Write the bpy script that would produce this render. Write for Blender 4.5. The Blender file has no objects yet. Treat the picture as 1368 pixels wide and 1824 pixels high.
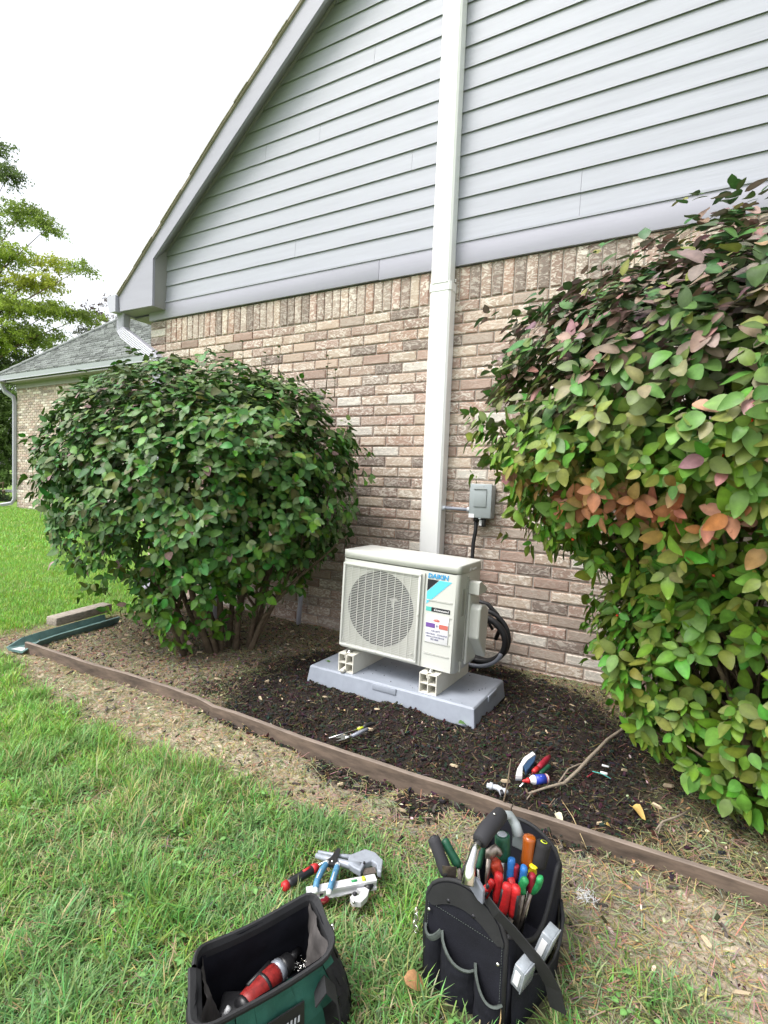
import bpy, bmesh, math, random
import numpy as np
from mathutils import Vector, Matrix, noise
random.seed(7); RNG = np.random.default_rng(11)
PI = math.pi
scene = bpy.context.scene
COL = scene.collection

# ------------------------------------------------------------------ camera, sky, sun, exposure
cam_data = bpy.data.cameras.new('camera'); camera = bpy.data.objects.new('camera', cam_data); COL.objects.link(camera)
camera.matrix_world = Matrix(((0.864238,-0.062166,0.499228,0.0000),(0.501517,0.028213,-0.864688,-3.0700),(0.039669,0.997667,0.055560,1.0590),(0,0,0,1)))
cam_data.sensor_fit = 'VERTICAL'; cam_data.sensor_height = 24.0; cam_data.lens = 946.6 / 1824 * 24
cam_data.clip_start = 0.02; cam_data.clip_end = 2000
scene.camera = camera
SUN_EL, SUN_AZ = math.radians(58), math.radians(215)      # high sun behind thin white cloud, from behind-left of the viewer
world = bpy.data.worlds.new('World'); scene.world = world; world.use_nodes = True
wn = world.node_tree; wn.nodes.clear()
sky = wn.nodes.new('ShaderNodeTexSky'); sky.sky_type = 'NISHITA'; sky.sun_disc = False
sky.sun_elevation = SUN_EL; sky.sun_rotation = SUN_AZ; sky.air_density = 1.0; sky.dust_density = 4.0; sky.ozone_density = 1.0
hs = wn.nodes.new('ShaderNodeHueSaturation'); hs.inputs['Saturation'].default_value = 0.22; hs.inputs['Value'].default_value = 1.52
bg = wn.nodes.new('ShaderNodeBackground'); bg.inputs['Strength'].default_value = 0.15
wo = wn.nodes.new('ShaderNodeOutputWorld')
wn.links.new(sky.outputs[0], hs.inputs['Color']); wn.links.new(hs.outputs[0], bg.inputs[0]); wn.links.new(bg.outputs[0], wo.inputs[0])
sun_d = bpy.data.lights.new('sun', 'SUN'); sun_d.energy = 1.3; sun_d.angle = math.radians(24); sun_d.color = (1.0, 0.965, 0.92)
sun = bpy.data.objects.new('sun', sun_d); COL.objects.link(sun)
sdir = Vector((math.sin(SUN_AZ) * math.cos(SUN_EL), math.cos(SUN_AZ) * math.cos(SUN_EL), math.sin(SUN_EL)))
sun.rotation_euler = (-sdir).to_track_quat('-Z', 'Y').to_euler(); sun.location = (0, -5, 10)
scene.view_settings.view_transform = 'Standard'; scene.view_settings.look = 'None'
scene.view_settings.exposure = 0.70; scene.view_settings.gamma = 1.0; scene.view_settings.use_curve_mapping = False

# ------------------------------------------------------------------ materials
def lin(c): return tuple(c) + (1.0,)
def mat(name, col, rough=0.6, metal=0.0, bump=None, vary=None, spec=0.5, attr=None, coat=0.0, trans=0.0, stretch=(1, 1, 1), alpha=1.0):
    """bump=(scale, strength, distance), vary=(scale, dark factor, light factor); attr = name of a colour attribute that tints the base"""
    m = bpy.data.materials.new(name); m.use_nodes = True; nt = m.node_tree; N = nt.nodes; L = nt.links
    b = N['Principled BSDF']; b.inputs['Roughness'].default_value = rough; b.inputs['Metallic'].default_value = metal
    b.inputs['Specular IOR Level'].default_value = spec; b.inputs['Base Color'].default_value = lin(col); b.inputs['Coat Weight'].default_value = coat
    if alpha < 1: b.inputs['Alpha'].default_value = alpha
    geo = N.new('ShaderNodeNewGeometry'); mp = N.new('ShaderNodeMapping'); mp.inputs['Scale'].default_value = stretch
    L.new(geo.outputs['Position'], mp.inputs['Vector'])
    src = None
    if attr:
        a = N.new('ShaderNodeAttribute'); a.attribute_name = attr; src = a.outputs['Color']
    if vary:
        n = N.new('ShaderNodeTexNoise'); n.inputs['Scale'].default_value = vary[0]; n.inputs['Detail'].default_value = 5; n.inputs['Roughness'].default_value = 0.65
        L.new(mp.outputs[0], n.inputs['Vector'])
        r = N.new('ShaderNodeMapRange'); r.inputs[1].default_value = 0.3; r.inputs[2].default_value = 0.7; r.inputs[3].default_value = vary[1]; r.inputs[4].default_value = vary[2]
        L.new(n.outputs['Fac'], r.inputs[0])
        mx = N.new('ShaderNodeVectorMath'); mx.operation = 'SCALE'
        if src is None: mx.inputs[0].default_value = col
        else: L.new(src, mx.inputs[0])
        L.new(r.outputs[0], mx.inputs['Scale']); src = mx.outputs[0]
    if src is not None: L.new(src, b.inputs['Base Color'])
    if bump:
        n = N.new('ShaderNodeTexNoise'); n.inputs['Scale'].default_value = bump[0]; n.inputs['Detail'].default_value = 4
        L.new(mp.outputs[0], n.inputs['Vector'])
        bp = N.new('ShaderNodeBump'); bp.inputs['Strength'].default_value = bump[1]; bp.inputs['Distance'].default_value = bump[2]
        L.new(n.outputs['Fac'], bp.inputs['Height']); L.new(bp.outputs[0], b.inputs['Normal'])
    if trans > 0:
        t = N.new('ShaderNodeBsdfTranslucent'); ms = N.new('ShaderNodeMixShader'); ms.inputs[0].default_value = trans
        if src is not None: L.new(src, t.inputs['Color'])
        else: t.inputs['Color'].default_value = lin(col)
        L.new(b.outputs[0], ms.inputs[1]); L.new(t.outputs[0], ms.inputs[2]); L.new(ms.outputs[0], N['Material Output'].inputs[0])
    return m

def brick_material():
    m = bpy.data.materials.new('tumbled_brick'); m.use_nodes = True; nt = m.node_tree; N = nt.nodes; L = nt.links
    b = N['Principled BSDF']; b.inputs['Roughness'].default_value = 0.9; b.inputs['Specular IOR Level'].default_value = 0.2
    a = N.new('ShaderNodeAttribute'); a.attribute_name = 'tint'
    geo = N.new('ShaderNodeNewGeometry'); mp = N.new('ShaderNodeMapping'); mp.inputs['Scale'].default_value = (1.0, 1.0, 2.0)
    L.new(geo.outputs['Position'], mp.inputs['Vector'])
    def nz(scale, detail, dist, rough=0.6):
        n = N.new('ShaderNodeTexNoise'); n.inputs['Scale'].default_value = scale; n.inputs['Detail'].default_value = detail
        n.inputs['Distortion'].default_value = dist; n.inputs['Roughness'].default_value = rough; L.new(mp.outputs[0], n.inputs['Vector']); return n
    def ramp(sock, lo, hi):
        r = N.new('ShaderNodeMapRange'); r.inputs[1].default_value = lo; r.inputs[2].default_value = hi; r.interpolation_type = 'SMOOTHSTEP'
        L.new(sock, r.inputs[0]); return r.outputs[0]
    def mix(f, c1, c2):
        x = N.new('ShaderNodeMix'); x.data_type = 'RGBA'; L.new(f, x.inputs[0])
        for i, c in ((6, c1), (7, c2)):
            if isinstance(c, tuple): x.inputs[i].default_value = lin(c)
            else: L.new(c, x.inputs[i])
        return x.outputs[2]
    smear = nz(17, 5, 2.4); pale = ramp(smear.outputs['Fac'], 0.47, 0.60)
    pf = N.new('ShaderNodeMath'); pf.operation = 'MULTIPLY'; L.new(pale, pf.inputs[0]); L.new(a.outputs['Alpha'], pf.inputs[1])
    c = mix(pf.outputs[0], a.outputs['Color'], (0.68, 0.625, 0.55))
    red = nz(24, 4, 2.6); rf = ramp(red.outputs['Fac'], 0.57, 0.68); rm = N.new('ShaderNodeMath'); rm.operation = 'MULTIPLY'; rm.inputs[1].default_value = 0.6; L.new(rf, rm.inputs[0])
    c = mix(rm.outputs[0], c, (0.33, 0.185, 0.145))
    dk = nz(36, 5, 1.5); df = ramp(dk.outputs['Fac'], 0.60, 0.72); dm = N.new('ShaderNodeMath'); dm.operation = 'MULTIPLY'; dm.inputs[1].default_value = 0.5; L.new(df, dm.inputs[0])
    c = mix(dm.outputs[0], c, (0.17, 0.135, 0.11))
    L.new(c, b.inputs['Base Color'])
    bn = nz(40, 5, 1.2); bp = N.new('ShaderNodeBump'); bp.inputs['Strength'].default_value = 0.7; bp.inputs['Distance'].default_value = 0.004
    ad = N.new('ShaderNodeMath'); ad.operation = 'ADD'; L.new(bn.outputs['Fac'], ad.inputs[0]); L.new(smear.outputs['Fac'], ad.inputs[1])
    L.new(ad.outputs[0], bp.inputs['Height']); L.new(bp.outputs[0], b.inputs['Normal'])
    return m

M = {}
M['brick'] = brick_material()
M['mortar'] = mat('mortar', (0.42, 0.37, 0.33), 0.95, bump=(160, 0.5, 0.002), vary=(6, 0.85, 1.1), spec=0.2)
M['siding'] = mat('painted_siding', (0.352, 0.360, 0.412), 0.55, bump=(30, 0.4, 0.0018), vary=(7, 0.93, 1.05), stretch=(0.25, 1, 3.5), spec=0.35)
M['trim'] = mat('lilac_grey_trim', (0.33, 0.325, 0.385), 0.55, bump=(30, 0.25, 0.001), vary=(7, 0.95, 1.03), stretch=(0.3, 1, 3), spec=0.35)
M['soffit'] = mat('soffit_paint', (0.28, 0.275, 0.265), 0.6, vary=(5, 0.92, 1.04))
M['gutter'] = mat('painted_gutter', (0.40, 0.40, 0.46), 0.4, vary=(4, 0.95, 1.03))
M['wing_gutter'] = mat('grey_green_gutter', (0.27, 0.30, 0.305), 0.45); M['shingle'] = mat('asphalt_shingle', (0.2, 0.22, 0.21), 0.95, vary=(40, 0.75, 1.2), bump=(300, 0.5, 0.002), attr='tint', spec=0.2)
M['roof_edge'] = mat('shingle_edge', (0.36, 0.31, 0.25), 0.95, bump=(120, 0.5, 0.003))
M['cover'] = mat('line_cover_vinyl', (0.80, 0.805, 0.80), 0.35, spec=0.4)
M['cream'] = mat('cream_powder_coat', (0.60, 0.607, 0.572), 0.4, bump=(900, 0.05, 0.0003), spec=0.45)
M['cream_dark'] = mat('cream_plastic', (0.50, 0.50, 0.455), 0.5)
M['groove'] = mat('panel_groove', (0.36, 0.36, 0.33), 0.6)
M['coil_dark'] = mat('dark_coil_fins', (0.010, 0.010, 0.012), 0.5)
M['fan'] = mat('fan_plastic', (0.03, 0.031, 0.036), 0.4)
M['fan_glint'] = mat('painted_fan_glint', (0.40, 0.40, 0.39), 0.35)  # pale tone used only for the painted glint on the fan
M['pvc'] = mat('cream_pvc', (0.72, 0.70, 0.62), 0.4, vary=(30, 0.94, 1.02))
M['pad'] = mat('grey_plastic_pad', (0.30, 0.33, 0.385), 0.55, bump=(260, 0.25, 0.0008), vary=(14, 0.9, 1.06))
M['grey_box'] = mat('grey_enamel', (0.30, 0.335, 0.345), 0.45, bump=(120, 0.06, 0.0005))
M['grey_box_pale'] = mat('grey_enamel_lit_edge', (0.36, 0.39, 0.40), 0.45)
M['conduit'] = mat('grey_conduit', (0.22, 0.235, 0.28), 0.4)
M['fitting'] = mat('light_grey_fitting', (0.50, 0.53, 0.57), 0.4)
M['rubber'] = mat('black_rubber', (0.014, 0.014, 0.016), 0.55, bump=(180, 0.3, 0.001))
M['soil_crumb'] = mat('soil_crumb', (0.035, 0.026, 0.02), 0.95); M['black'] = mat('black_plastic', (0.018, 0.018, 0.02), 0.4)
M['foam'] = mat('black_foam', (0.022, 0.022, 0.026), 0.8, bump=(500, 0.25, 0.0006))
M['steel'] = mat('bright_steel', (0.62, 0.62, 0.62), 0.25, 1.0, bump=(90, 0.1, 0.0006))
M['old_steel'] = mat('worn_steel', (0.28, 0.24, 0.21), 0.45, 0.9, vary=(80, 0.6, 1.3))
M['nickel'] = mat('nickel', (0.78, 0.77, 0.74), 0.2, 1.0)
M['grey_metal'] = mat('grey_casting', (0.33, 0.36, 0.41), 0.4, 0.25, vary=(60, 0.85, 1.1))
M['canvas'] = mat('black_canvas', (0.0095, 0.010, 0.015), 0.85, bump=(420, 0.5, 0.0012), vary=(14, 0.7, 1.5), spec=0.25)
M['canvas_worn'] = mat('worn_black_canvas', (0.017, 0.0165, 0.018), 0.85, bump=(300, 0.5, 0.001), vary=(16, 0.6, 1.9), spec=0.3)
M['webbing'] = mat('black_webbing', (0.015, 0.0155, 0.017), 0.75, bump=(700, 0.4, 0.0008), vary=(25, 0.8, 1.3))
M['binding'] = mat('green_grey_binding', (0.062, 0.075, 0.068), 0.8, bump=(600, 0.4, 0.0008), vary=(40, 0.7, 1.3))
M['green_cloth'] = mat('green_canvas', (0.015, 0.095, 0.068), 0.75, bump=(500, 0.4, 0.0008), vary=(18, 0.8, 1.2))
M['lining'] = mat('grey_lining', (0.055, 0.050, 0.048), 0.85, vary=(18, 0.5, 1.8), bump=(60, 0.4, 0.002))
M['red'] = mat('red_grip', (0.50, 0.018, 0.020), 0.5, vary=(90, 0.55, 1.2), bump=(220, 0.25, 0.0006)); M['orange_red'] = mat('orange_red_grip', (0.52, 0.055, 0.022), 0.5, vary=(90, 0.55, 1.2), bump=(220, 0.25, 0.0006))
M['drill_red'] = mat('drill_red', (0.27, 0.018, 0.016), 0.5, vary=(90, 0.55, 1.2), bump=(220, 0.25, 0.0006)); M['dark_red'] = mat('dark_red_grip', (0.30, 0.012, 0.03), 0.5, vary=(90, 0.55, 1.2), bump=(220, 0.25, 0.0006)); M['blue'] = mat('blue_grip', (0.02, 0.15, 0.45), 0.5, vary=(90, 0.55, 1.2), bump=(220, 0.25, 0.0006))
M['pale_blue'] = mat('pale_blue_grip', (0.085, 0.24, 0.40), 0.5, vary=(90, 0.55, 1.2), bump=(220, 0.25, 0.0006)); M['green'] = mat('green_grip', (0.02, 0.26, 0.08), 0.5, vary=(90, 0.55, 1.2), bump=(220, 0.25, 0.0006))
M['dark_green'] = mat('dark_green_grip', (0.012, 0.085, 0.045), 0.5, vary=(90, 0.55, 1.2), bump=(220, 0.25, 0.0006)); M['amber'] = mat('amber_handle', (0.30, 0.07, 0.008), 0.2, coat=0.4)
M['yellow'] = mat('yellow_handle', (0.72, 0.56, 0.015), 0.3); M['lime'] = mat('lime_collar', (0.50, 0.58, 0.03), 0.4)
M['white'] = mat('white_plastic', (0.72, 0.73, 0.74), 0.35); M['white_alu'] = mat('pale_aluminium', (0.66, 0.66, 0.68), 0.35, 0.15)
M['clear'] = mat('clear_plastic_box', (0.30, 0.33, 0.36), 0.2, coat=0.3, vary=(70, 0.75, 1.15)); M['navy'] = mat('navy_plastic', (0.02, 0.06, 0.13), 0.4)
M['label_blue'] = mat('blue_print', (0.03, 0.06, 0.42), 0.4); M['logo_blue'] = mat('logo_blue', (0.035, 0.33, 0.66), 0.4)
M['logo_cyan'] = mat('logo_cyan', (0.12, 0.60, 0.80), 0.4); M['logo_teal'] = mat('logo_teal', (0.10, 0.52, 0.47), 0.4); M['ink'] = mat('black_print', (0.015, 0.015, 0.02), 0.5)
M['sticker'] = mat('white_sticker', (0.76, 0.76, 0.78), 0.4); M['purple'] = mat('purple_print', (0.17, 0.08, 0.33), 0.5); M['coral'] = mat('coral_print', (0.56, 0.15, 0.12), 0.5)
M['text_grey'] = mat('grey_blue_print', (0.12, 0.12, 0.26), 0.5)
M['edging'] = mat('brown_edging', (0.118, 0.086, 0.065), 0.85, vary=(16, 0.45, 1.6), stretch=(0.5, 0.5, 2.2), bump=(50, 0.35, 0.002))
M['edging_top'] = mat('faded_brown_edging', (0.19, 0.15, 0.122), 0.85, vary=(10, 0.75, 1.3), bump=(60, 0.3, 0.002))
M['tray'] = mat('green_plastic_tray', (0.115, 0.20, 0.19), 0.6, vary=(12, 0.7, 1.4)); M['old_wood'] = mat('weathered_wood', (0.33, 0.29, 0.24), 0.9, vary=(25, 0.55, 1.3), stretch=(6, 1, 6), bump=(60, 0.5, 0.003))
M['bark'] = mat('shrub_bark', (0.13, 0.095, 0.062), 0.9, vary=(30, 0.6, 1.5), bump=(60, 0.6, 0.003)); M['twig'] = mat('pale_twig', (0.25, 0.205, 0.155), 0.85, vary=(60, 0.7, 1.3), bump=(150, 0.5, 0.001))
M['leaf'] = mat('shrub_leaf', (0.06, 0.12, 0.05), 0.46, attr='tint', trans=0.12, spec=0.34, vary=(45, 0.78, 1.2))
M['tree_leaf'] = mat('tree_leaf', (0.1, 0.16, 0.03), 0.6, attr='tint', trans=0.45)
M['blade'] = mat('grass_blade', (0.08, 0.15, 0.04), 0.5, attr='tint', trans=0.25, spec=0.4)
M['litter'] = mat('dry_litter', (0.3, 0.25, 0.15), 0.85, attr='tint', trans=0.1, spec=0.25)
M['chip'] = mat('mulch_chip', (0.08, 0.05, 0.04), 0.9, attr='tint', spec=0.3)
M['dead_leaf'] = mat('dead_leaf', (0.42, 0.22, 0.10), 0.7, vary=(80, 0.6, 1.3), trans=0.15); M['yellow_leaf'] = mat('yellow_leaf', (0.62, 0.42, 0.13), 0.7, vary=(60, 0.8, 1.2), trans=0.2)
M['green_leaf'] = mat('fresh_fallen_leaf', (0.12, 0.24, 0.06), 0.55, trans=0.2); M['pale_leaf'] = mat('pale_fallen_leaf', (0.62, 0.57, 0.42), 0.7, vary=(60, 0.8, 1.1))
M['berry'] = mat('orange_berry', (0.72, 0.06, 0.012), 0.3)
M['ground'] = mat('soil', (0.1, 0.08, 0.06), 0.95, attr='tint', vary=(60, 0.6, 1.45), bump=(120, 0.8, 0.006), spec=0.15)
M['glass_thread'] = mat('silvery_plastic', (0.7, 0.71, 0.73), 0.25, spec=0.7)
M['house_paint'] = mat('driveway_concrete', (0.55, 0.55, 0.53), 0.8)

# ------------------------------------------------------------------ mesh helpers
def new_obj(name, mesh, parent=None):
    o = bpy.data.objects.new(name, mesh); COL.objects.link(o)
    if parent is not None: o.parent = parent
    return o
def tag(o, label, cat, group=None):
    o['label'] = label; o['category'] = cat
    if group: o['group'] = group
    return o
def thing(name, label, cat, loc=(0, 0, 0), rot=(0, 0, 0), group=None):
    o = bpy.data.objects.new(name, None); COL.objects.link(o); o.location = loc; o.rotation_euler = rot
    o.empty_display_size = 0.1
    return tag(o, label, cat, group)
def frame_from(d, up=Vector((0, 0, 1))):
    d = Vector(d).normalized(); s = d.cross(up)
    if s.length < 1e-4: s = d.cross(Vector((1, 0, 0)))
    s.normalize(); return d, s, s.cross(d)
class MB:
    def __init__(self): self.v = []; self.f = []; self.mi = []; self.mats = []; self.sm = []
    def m(self, name):
        mm = M[name]
        if mm not in self.mats: self.mats.append(mm)
        return self.mats.index(mm)
    def add(self, vs, fs, mt, smooth=False):
        o = len(self.v); self.v += [tuple(x) for x in vs]; k = self.m(mt)
        for f in fs: self.f.append(tuple(i + o for i in f)); self.mi.append(k); self.sm.append(smooth)
        return self
    def box(self, c, s, mt, R=None, bev=0.0):
        """centre, full size; a small chamfer when bev > 0"""
        x, y, z = (d / 2 for d in s)
        if bev <= 0:
            vs = [(-x, -y, -z), (x, -y, -z), (x, y, -z), (-x, y, -z), (-x, -y, z), (x, -y, z), (x, y, z), (-x, y, z)]
            fs = [(0, 3, 2, 1), (4, 5, 6, 7), (0, 1, 5, 4), (1, 2, 6, 5), (2, 3, 7, 6), (3, 0, 4, 7)]
        else:
            b = min(bev, x * .9, y * .9, z * .9); bm = bmesh.new(); bmesh.ops.create_cube(bm, size=1)
            for v in bm.verts: v.co = Vector((v.co.x * 2 * x, v.co.y * 2 * y, v.co.z * 2 * z))
            bmesh.ops.bevel(bm, geom=bm.edges[:], offset=b, segments=2, affect='EDGES', profile=0.5)
            bm.verts.index_update(); vs = [v.co.copy() for v in bm.verts]; fs = [tuple(v.index for v in f.verts) for f in bm.faces]; bm.free()
        if R is not None: vs = [R @ Vector(v) for v in vs]
        return self.add([Vector(v) + Vector(c) for v in vs], fs, mt, bev > 0)
    def prism(self, pts, axis, a0, a1, mt, smooth=False):
        """pts: 2D outline; axis 'y' -> (x,z) outline between y=a0 and a1, etc."""
        def P(p, a): return {'x': (a, p[0], p[1]), 'y': (p[0], a, p[1]), 'z': (p[0], p[1], a)}[axis]
        n = len(pts); vs = [P(p, a0) for p in pts] + [P(p, a1) for p in pts]
        fs = [tuple(range(n)), tuple(range(2 * n - 1, n - 1, -1))] + [(i, (i + 1) % n, n + (i + 1) % n, n + i)[::-1] for i in range(n)]
        return self.add(vs, fs, mt, smooth)
    def tube(self, pts, r, mt, n=8, cap=True, sx=1.0, prof=None, up=Vector((0, 0, 1))):
        pts = [Vector(p) for p in pts]; rs = r if isinstance(r, (list, tuple)) else [r] * len(pts); vs = []; fs = []
        prev = None
        for i, p in enumerate(pts):
            d = (pts[min(i + 1, len(pts) - 1)] - pts[max(i - 1, 0)])
            if d.length < 1e-9: d = Vector((0, 0, 1))
            if prev is None: d, s, u = frame_from(d, up)
            else:
                d = d.normalized(); s = prev - d * prev.dot(d); s.normalize(); u = s.cross(d)
            prev = s
            if prof:
                for (a, b) in prof: vs.append(p + s * a + u * b)
            else:
                for k in range(n): t = 2 * PI * k / n; vs.append(p + s * math.cos(t) * rs[i] * sx + u * math.sin(t) * rs[i])
        m = len(prof) if prof else n
        for i in range(len(pts) - 1):
            for k in range(m): a = i * m + k; b = i * m + (k + 1) % m; fs.append((a, b, b + m, a + m))
        if cap: fs.append(tuple(range(m))[::-1]); fs.append(tuple(range((len(pts) - 1) * m, len(pts) * m)))
        return self.add(vs, fs, mt, not prof)
    def loft(self, rings, mt, close=True, cap=(True, True), smooth=True):
        n = len(rings[0]); vs = [p for r in rings for p in r]; fs = []
        for i in range(len(rings) - 1):
            for k in range(n if close else n - 1): a = i * n + k; b = i * n + (k + 1) % n; fs.append((a, b, b + n, a + n))
        if cap[0]: fs.append(tuple(range(n))[::-1])
        if cap[1]: fs.append(tuple(range((len(rings) - 1) * n, len(rings) * n)))
        return self.add(vs, fs, mt, smooth)
    def ball(self, c, r, mt, n=8):
        rings = []
        for i in range(1, n // 2 + 2):
            ph = PI * i / (n // 2 + 2); rings.append([(c[0] + r * math.sin(ph) * math.cos(2 * PI * k / n), c[1] + r * math.sin(ph) * math.sin(2 * PI * k / n), c[2] + r * math.cos(ph)) for k in range(n)])
        return self.loft(rings, mt)
    def mesh(self, name):
        me = bpy.data.meshes.new(name); me.from_pydata([tuple(v) for v in self.v], [], self.f)
        for mm in self.mats: me.materials.append(mm)
        me.polygons.foreach_set('material_index', self.mi); me.polygons.foreach_set('use_smooth', self.sm)
        me.validate(); bm = bmesh.new(); bm.from_mesh(me); bmesh.ops.recalc_face_normals(bm, faces=bm.faces); bm.to_mesh(me); bm.free(); me.update(); return me
    def build(self, name, parent=None, loc=None, rot=None):
        o = new_obj(name, self.mesh(name), parent)
        if loc is not None: o.location = loc
        if rot is not None: o.rotation_euler = rot
        return o
def sculpt(o, bev=0.0, sub=0):
    if bev: b = o.modifiers.new('bevel', 'BEVEL'); b.width = bev; b.segments = 2; b.limit_method = 'ANGLE'
    if sub: s = o.modifiers.new('sub', 'SUBSURF'); s.levels = sub; s.render_levels = sub
    return o
def inst_mesh(name, tv, tf, A, T, color, mt, smooth=True, wt=None):
    """joined copies of a small template: A (N,3,3), T (N,3), color (N,4)"""
    tv = np.asarray(tv, float); N = len(T); n = len(tv)
    V = (np.einsum('nij,kj->nki', A, tv) + T[:, None, :]).reshape(-1, 3)
    loops = np.concatenate([np.array(f) for f in tf]); sizes = np.array([len(f) for f in tf])
    L = (loops[None, :] + (np.arange(N) * n)[:, None]).ravel(); S = np.tile(sizes, N); starts = np.concatenate([[0], np.cumsum(S)[:-1]])
    me = bpy.data.meshes.new(name); me.vertices.add(len(V)); me.vertices.foreach_set('co', V.ravel())
    me.loops.add(len(L)); me.loops.foreach_set('vertex_index', L.astype(np.int32)); me.polygons.add(len(S)); me.polygons.foreach_set('loop_start', starts.astype(np.int32))
    me.update(calc_edges=True); me.validate()
    me.polygons.foreach_set('use_smooth', np.full(len(S), smooth))
    at = me.attributes.new('tint', 'FLOAT_COLOR', 'POINT'); cc = np.repeat(color, n, axis=0)
    if wt is not None: cc = cc * np.tile(wt, N)[:, None]
    at.data.foreach_set('color', cc.astype(np.float32).ravel())
    me.materials.append(mt); return me
def basis(d, nrm):
    """columns: x = d, z = nrm made orthogonal, y = z x d"""
    d = d / np.linalg.norm(d, axis=1, keepdims=True); nrm = nrm - d * (d * nrm).sum(1, keepdims=True); nrm = nrm / np.maximum(np.linalg.norm(nrm, axis=1, keepdims=True), 1e-6)
    y = np.cross(nrm, d); return np.stack([d, y, nrm], axis=2)
def text(name, body, size, mt, parent, loc, rot, extrude=0.0004, bold=0.0, shear=0.0, sx=1.0):
    cu = bpy.data.curves.new(name, 'FONT'); cu.body = body; cu.size = size; cu.extrude = extrude; cu.offset = bold; cu.shear = shear; cu.resolution_u = 2
    tmp = bpy.data.objects.new('tmp_text', cu); COL.objects.link(tmp); dg = bpy.context.evaluated_depsgraph_get()
    me = bpy.data.meshes.new_from_object(tmp.evaluated_get(dg)); bpy.data.objects.remove(tmp); me.name = name
    me.materials.clear(); me.materials.append(M[mt])
    o = new_obj(name, me, parent); o.location = loc; o.rotation_euler = rot; o.scale = (sx, 1, 1); return o
def fbm(x, y, s, seed=0.0): return noise.fractal(Vector((x * s, y * s, seed)), 1.0, 2.0, 3)

# ------------------------------------------------------------------ ground
def axis(lo, hi, step, far):
    a = list(np.arange(lo, hi + 1e-6, step)); g = step; x = hi
    while x < far: g *= 1.35; x += g; a.append(x)
    g = step; x = lo; b = []
    while x > -far: g *= 1.35; x -= g; b.append(x)
    return np.array(b[::-1] + a)
def sst(e0, e1, x): t = min(1, max(0, (x - e0) / (e1 - e0))); return t * t * (3 - 2 * t)
def ground_h(x, y):
    bed = sst(-1.445, -1.425, y) * sst(-3.75, -3.45, x)
    dark = dark_mask(x, y)
    h = -0.03 + 0.03 * bed + 0.014 * (1 - bed) * sst(-1.66, -1.5, y) * (y < -1.3) * (-5 < x < 2)
    if -6 < x < 3 and -4 < y < 0.5:
        h += 0.010 * fbm(x, y, 3.0) + (0.006 + 0.012 * dark) * fbm(x, y, 14.0, 3.1) + 0.006 * dark * fbm(x, y, 40.0, 5.0)
        if dark > 0.05:
            # loose soil heaped against the front of the pad
            h += 0.022 * math.exp(-((y + 0.99) / 0.07) ** 2) * sst(-1.85, -1.55, x) * (1 - sst(-1.0, -0.75, x))
            if -1.66 < x < -0.78 and -0.87 < y < -0.48: h = min(h, 0.01)
        if h > 0.02 and -0.06 < y: h *= 0.5
    return h
def dark_mask(x, y):
    if y < -1.47: # small spill of soil over the edging
        a = max(0, 1 - (((x + 1.02) / 0.20) ** 2 + ((y + 1.50) / 0.07) ** 2)); b = max(0, 1 - (((x + 0.72) / 0.10) ** 2 + ((y + 1.50) / 0.10) ** 2)); return min(1, 2.2 * max(a, b))
    d = ((x + 1.05) / 1.05) ** 2 + ((y + 0.95) / 0.85) ** 2 + 0.35 * fbm(x, y, 2.5, 9.0)
    return sst(1.25, 0.75, d)
def lawn_mask(x, y):
    """how thick the green grass stands: 1 in the lawn, 0 on the bare strip"""
    n = 0.07 * fbm(x, y, 2.2, 20.0) + 0.03 * fbm(x, y, 7.0, 21.0)
    if y > -1.46: return sst(-3.72, -3.88, x + n) if x < -3.4 else 0.0
    edge = -1.70 + 0.10 * sst(-2.6, -3.3, x) - 0.06 * sst(-2.8, -2.3, x) * (1 - sst(-2.0, -1.6, x)) + n
    m = sst(edge + 0.07, edge - 0.07, y)
    r = sst(-0.42, -0.15, x)                                  # to the right of the tote the grass is thin
    patch = math.exp(-(((x - 0.03) / 0.10) ** 2 + ((y + 1.86) / 0.13) ** 2)) + math.exp(-(((x + 0.17) / 0.12) ** 2 + ((y + 2.05) / 0.22) ** 2))
    return m * (1 - r) + r * min(1, 0.9 * patch) * sst(-1.64, -1.72, y)
C_DARK, C_TAN, C_STRAW, C_TURF, C_MIX = np.array((0.022, 0.017, 0.0145)), np.array((0.26, 0.21, 0.16)), np.array((0.40, 0.34, 0.255)), np.array((0.05, 0.058, 0.022)), np.array((0.12, 0.10, 0.062))  # turf tone is darkened to paint in the shade between grass blades
def ground_col(x, y):
    if y < -1.44 or x < -3.7:
        base = C_STRAW * (1 - 0.5 * sst(-1.5, -0.6, x) * (1 - 0.6 * sst(-.3, .1, x))) ; base = base * (1 + 0.25 * fbm(x, y, 6, 2.0))
        lm = lawn_mask(x, y); c = base * (1 - lm) + C_TURF * lm
        if abs(x) > 6 or y < -4: c = np.array((0.14, 0.23, 0.045))
        elif x < -3.7: c = c * .5 + .5 * np.array((0.14, 0.23, 0.045))
    else:
        left = sst(-1.6, -2.4, x); c = C_MIX * (1 - left) + C_TAN * left; c = c * (1 + 0.3 * fbm(x, y, 8, 4.0))
    d = dark_mask(x, y); return np.clip(c * (1 - d) + C_DARK * d, 0.01, 1)
xs, ys = axis(-4.4, 1.0, 0.022, 400), axis(-3.0, 0.1, 0.02, 400)
gv = []; gc = []
for y in ys:
    for x in xs:
        x_, y_ = float(x), float(y); gv.append((x_, y_, ground_h(x_, y_))); gc.append(tuple(ground_col(x_, y_)) + (1,))
nx, ny = len(xs), len(ys)
gf = [(j * nx + i, j * nx + i + 1, (j + 1) * nx + i + 1, (j + 1) * nx + i) for j in range(ny - 1) for i in range(nx - 1)]
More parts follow.
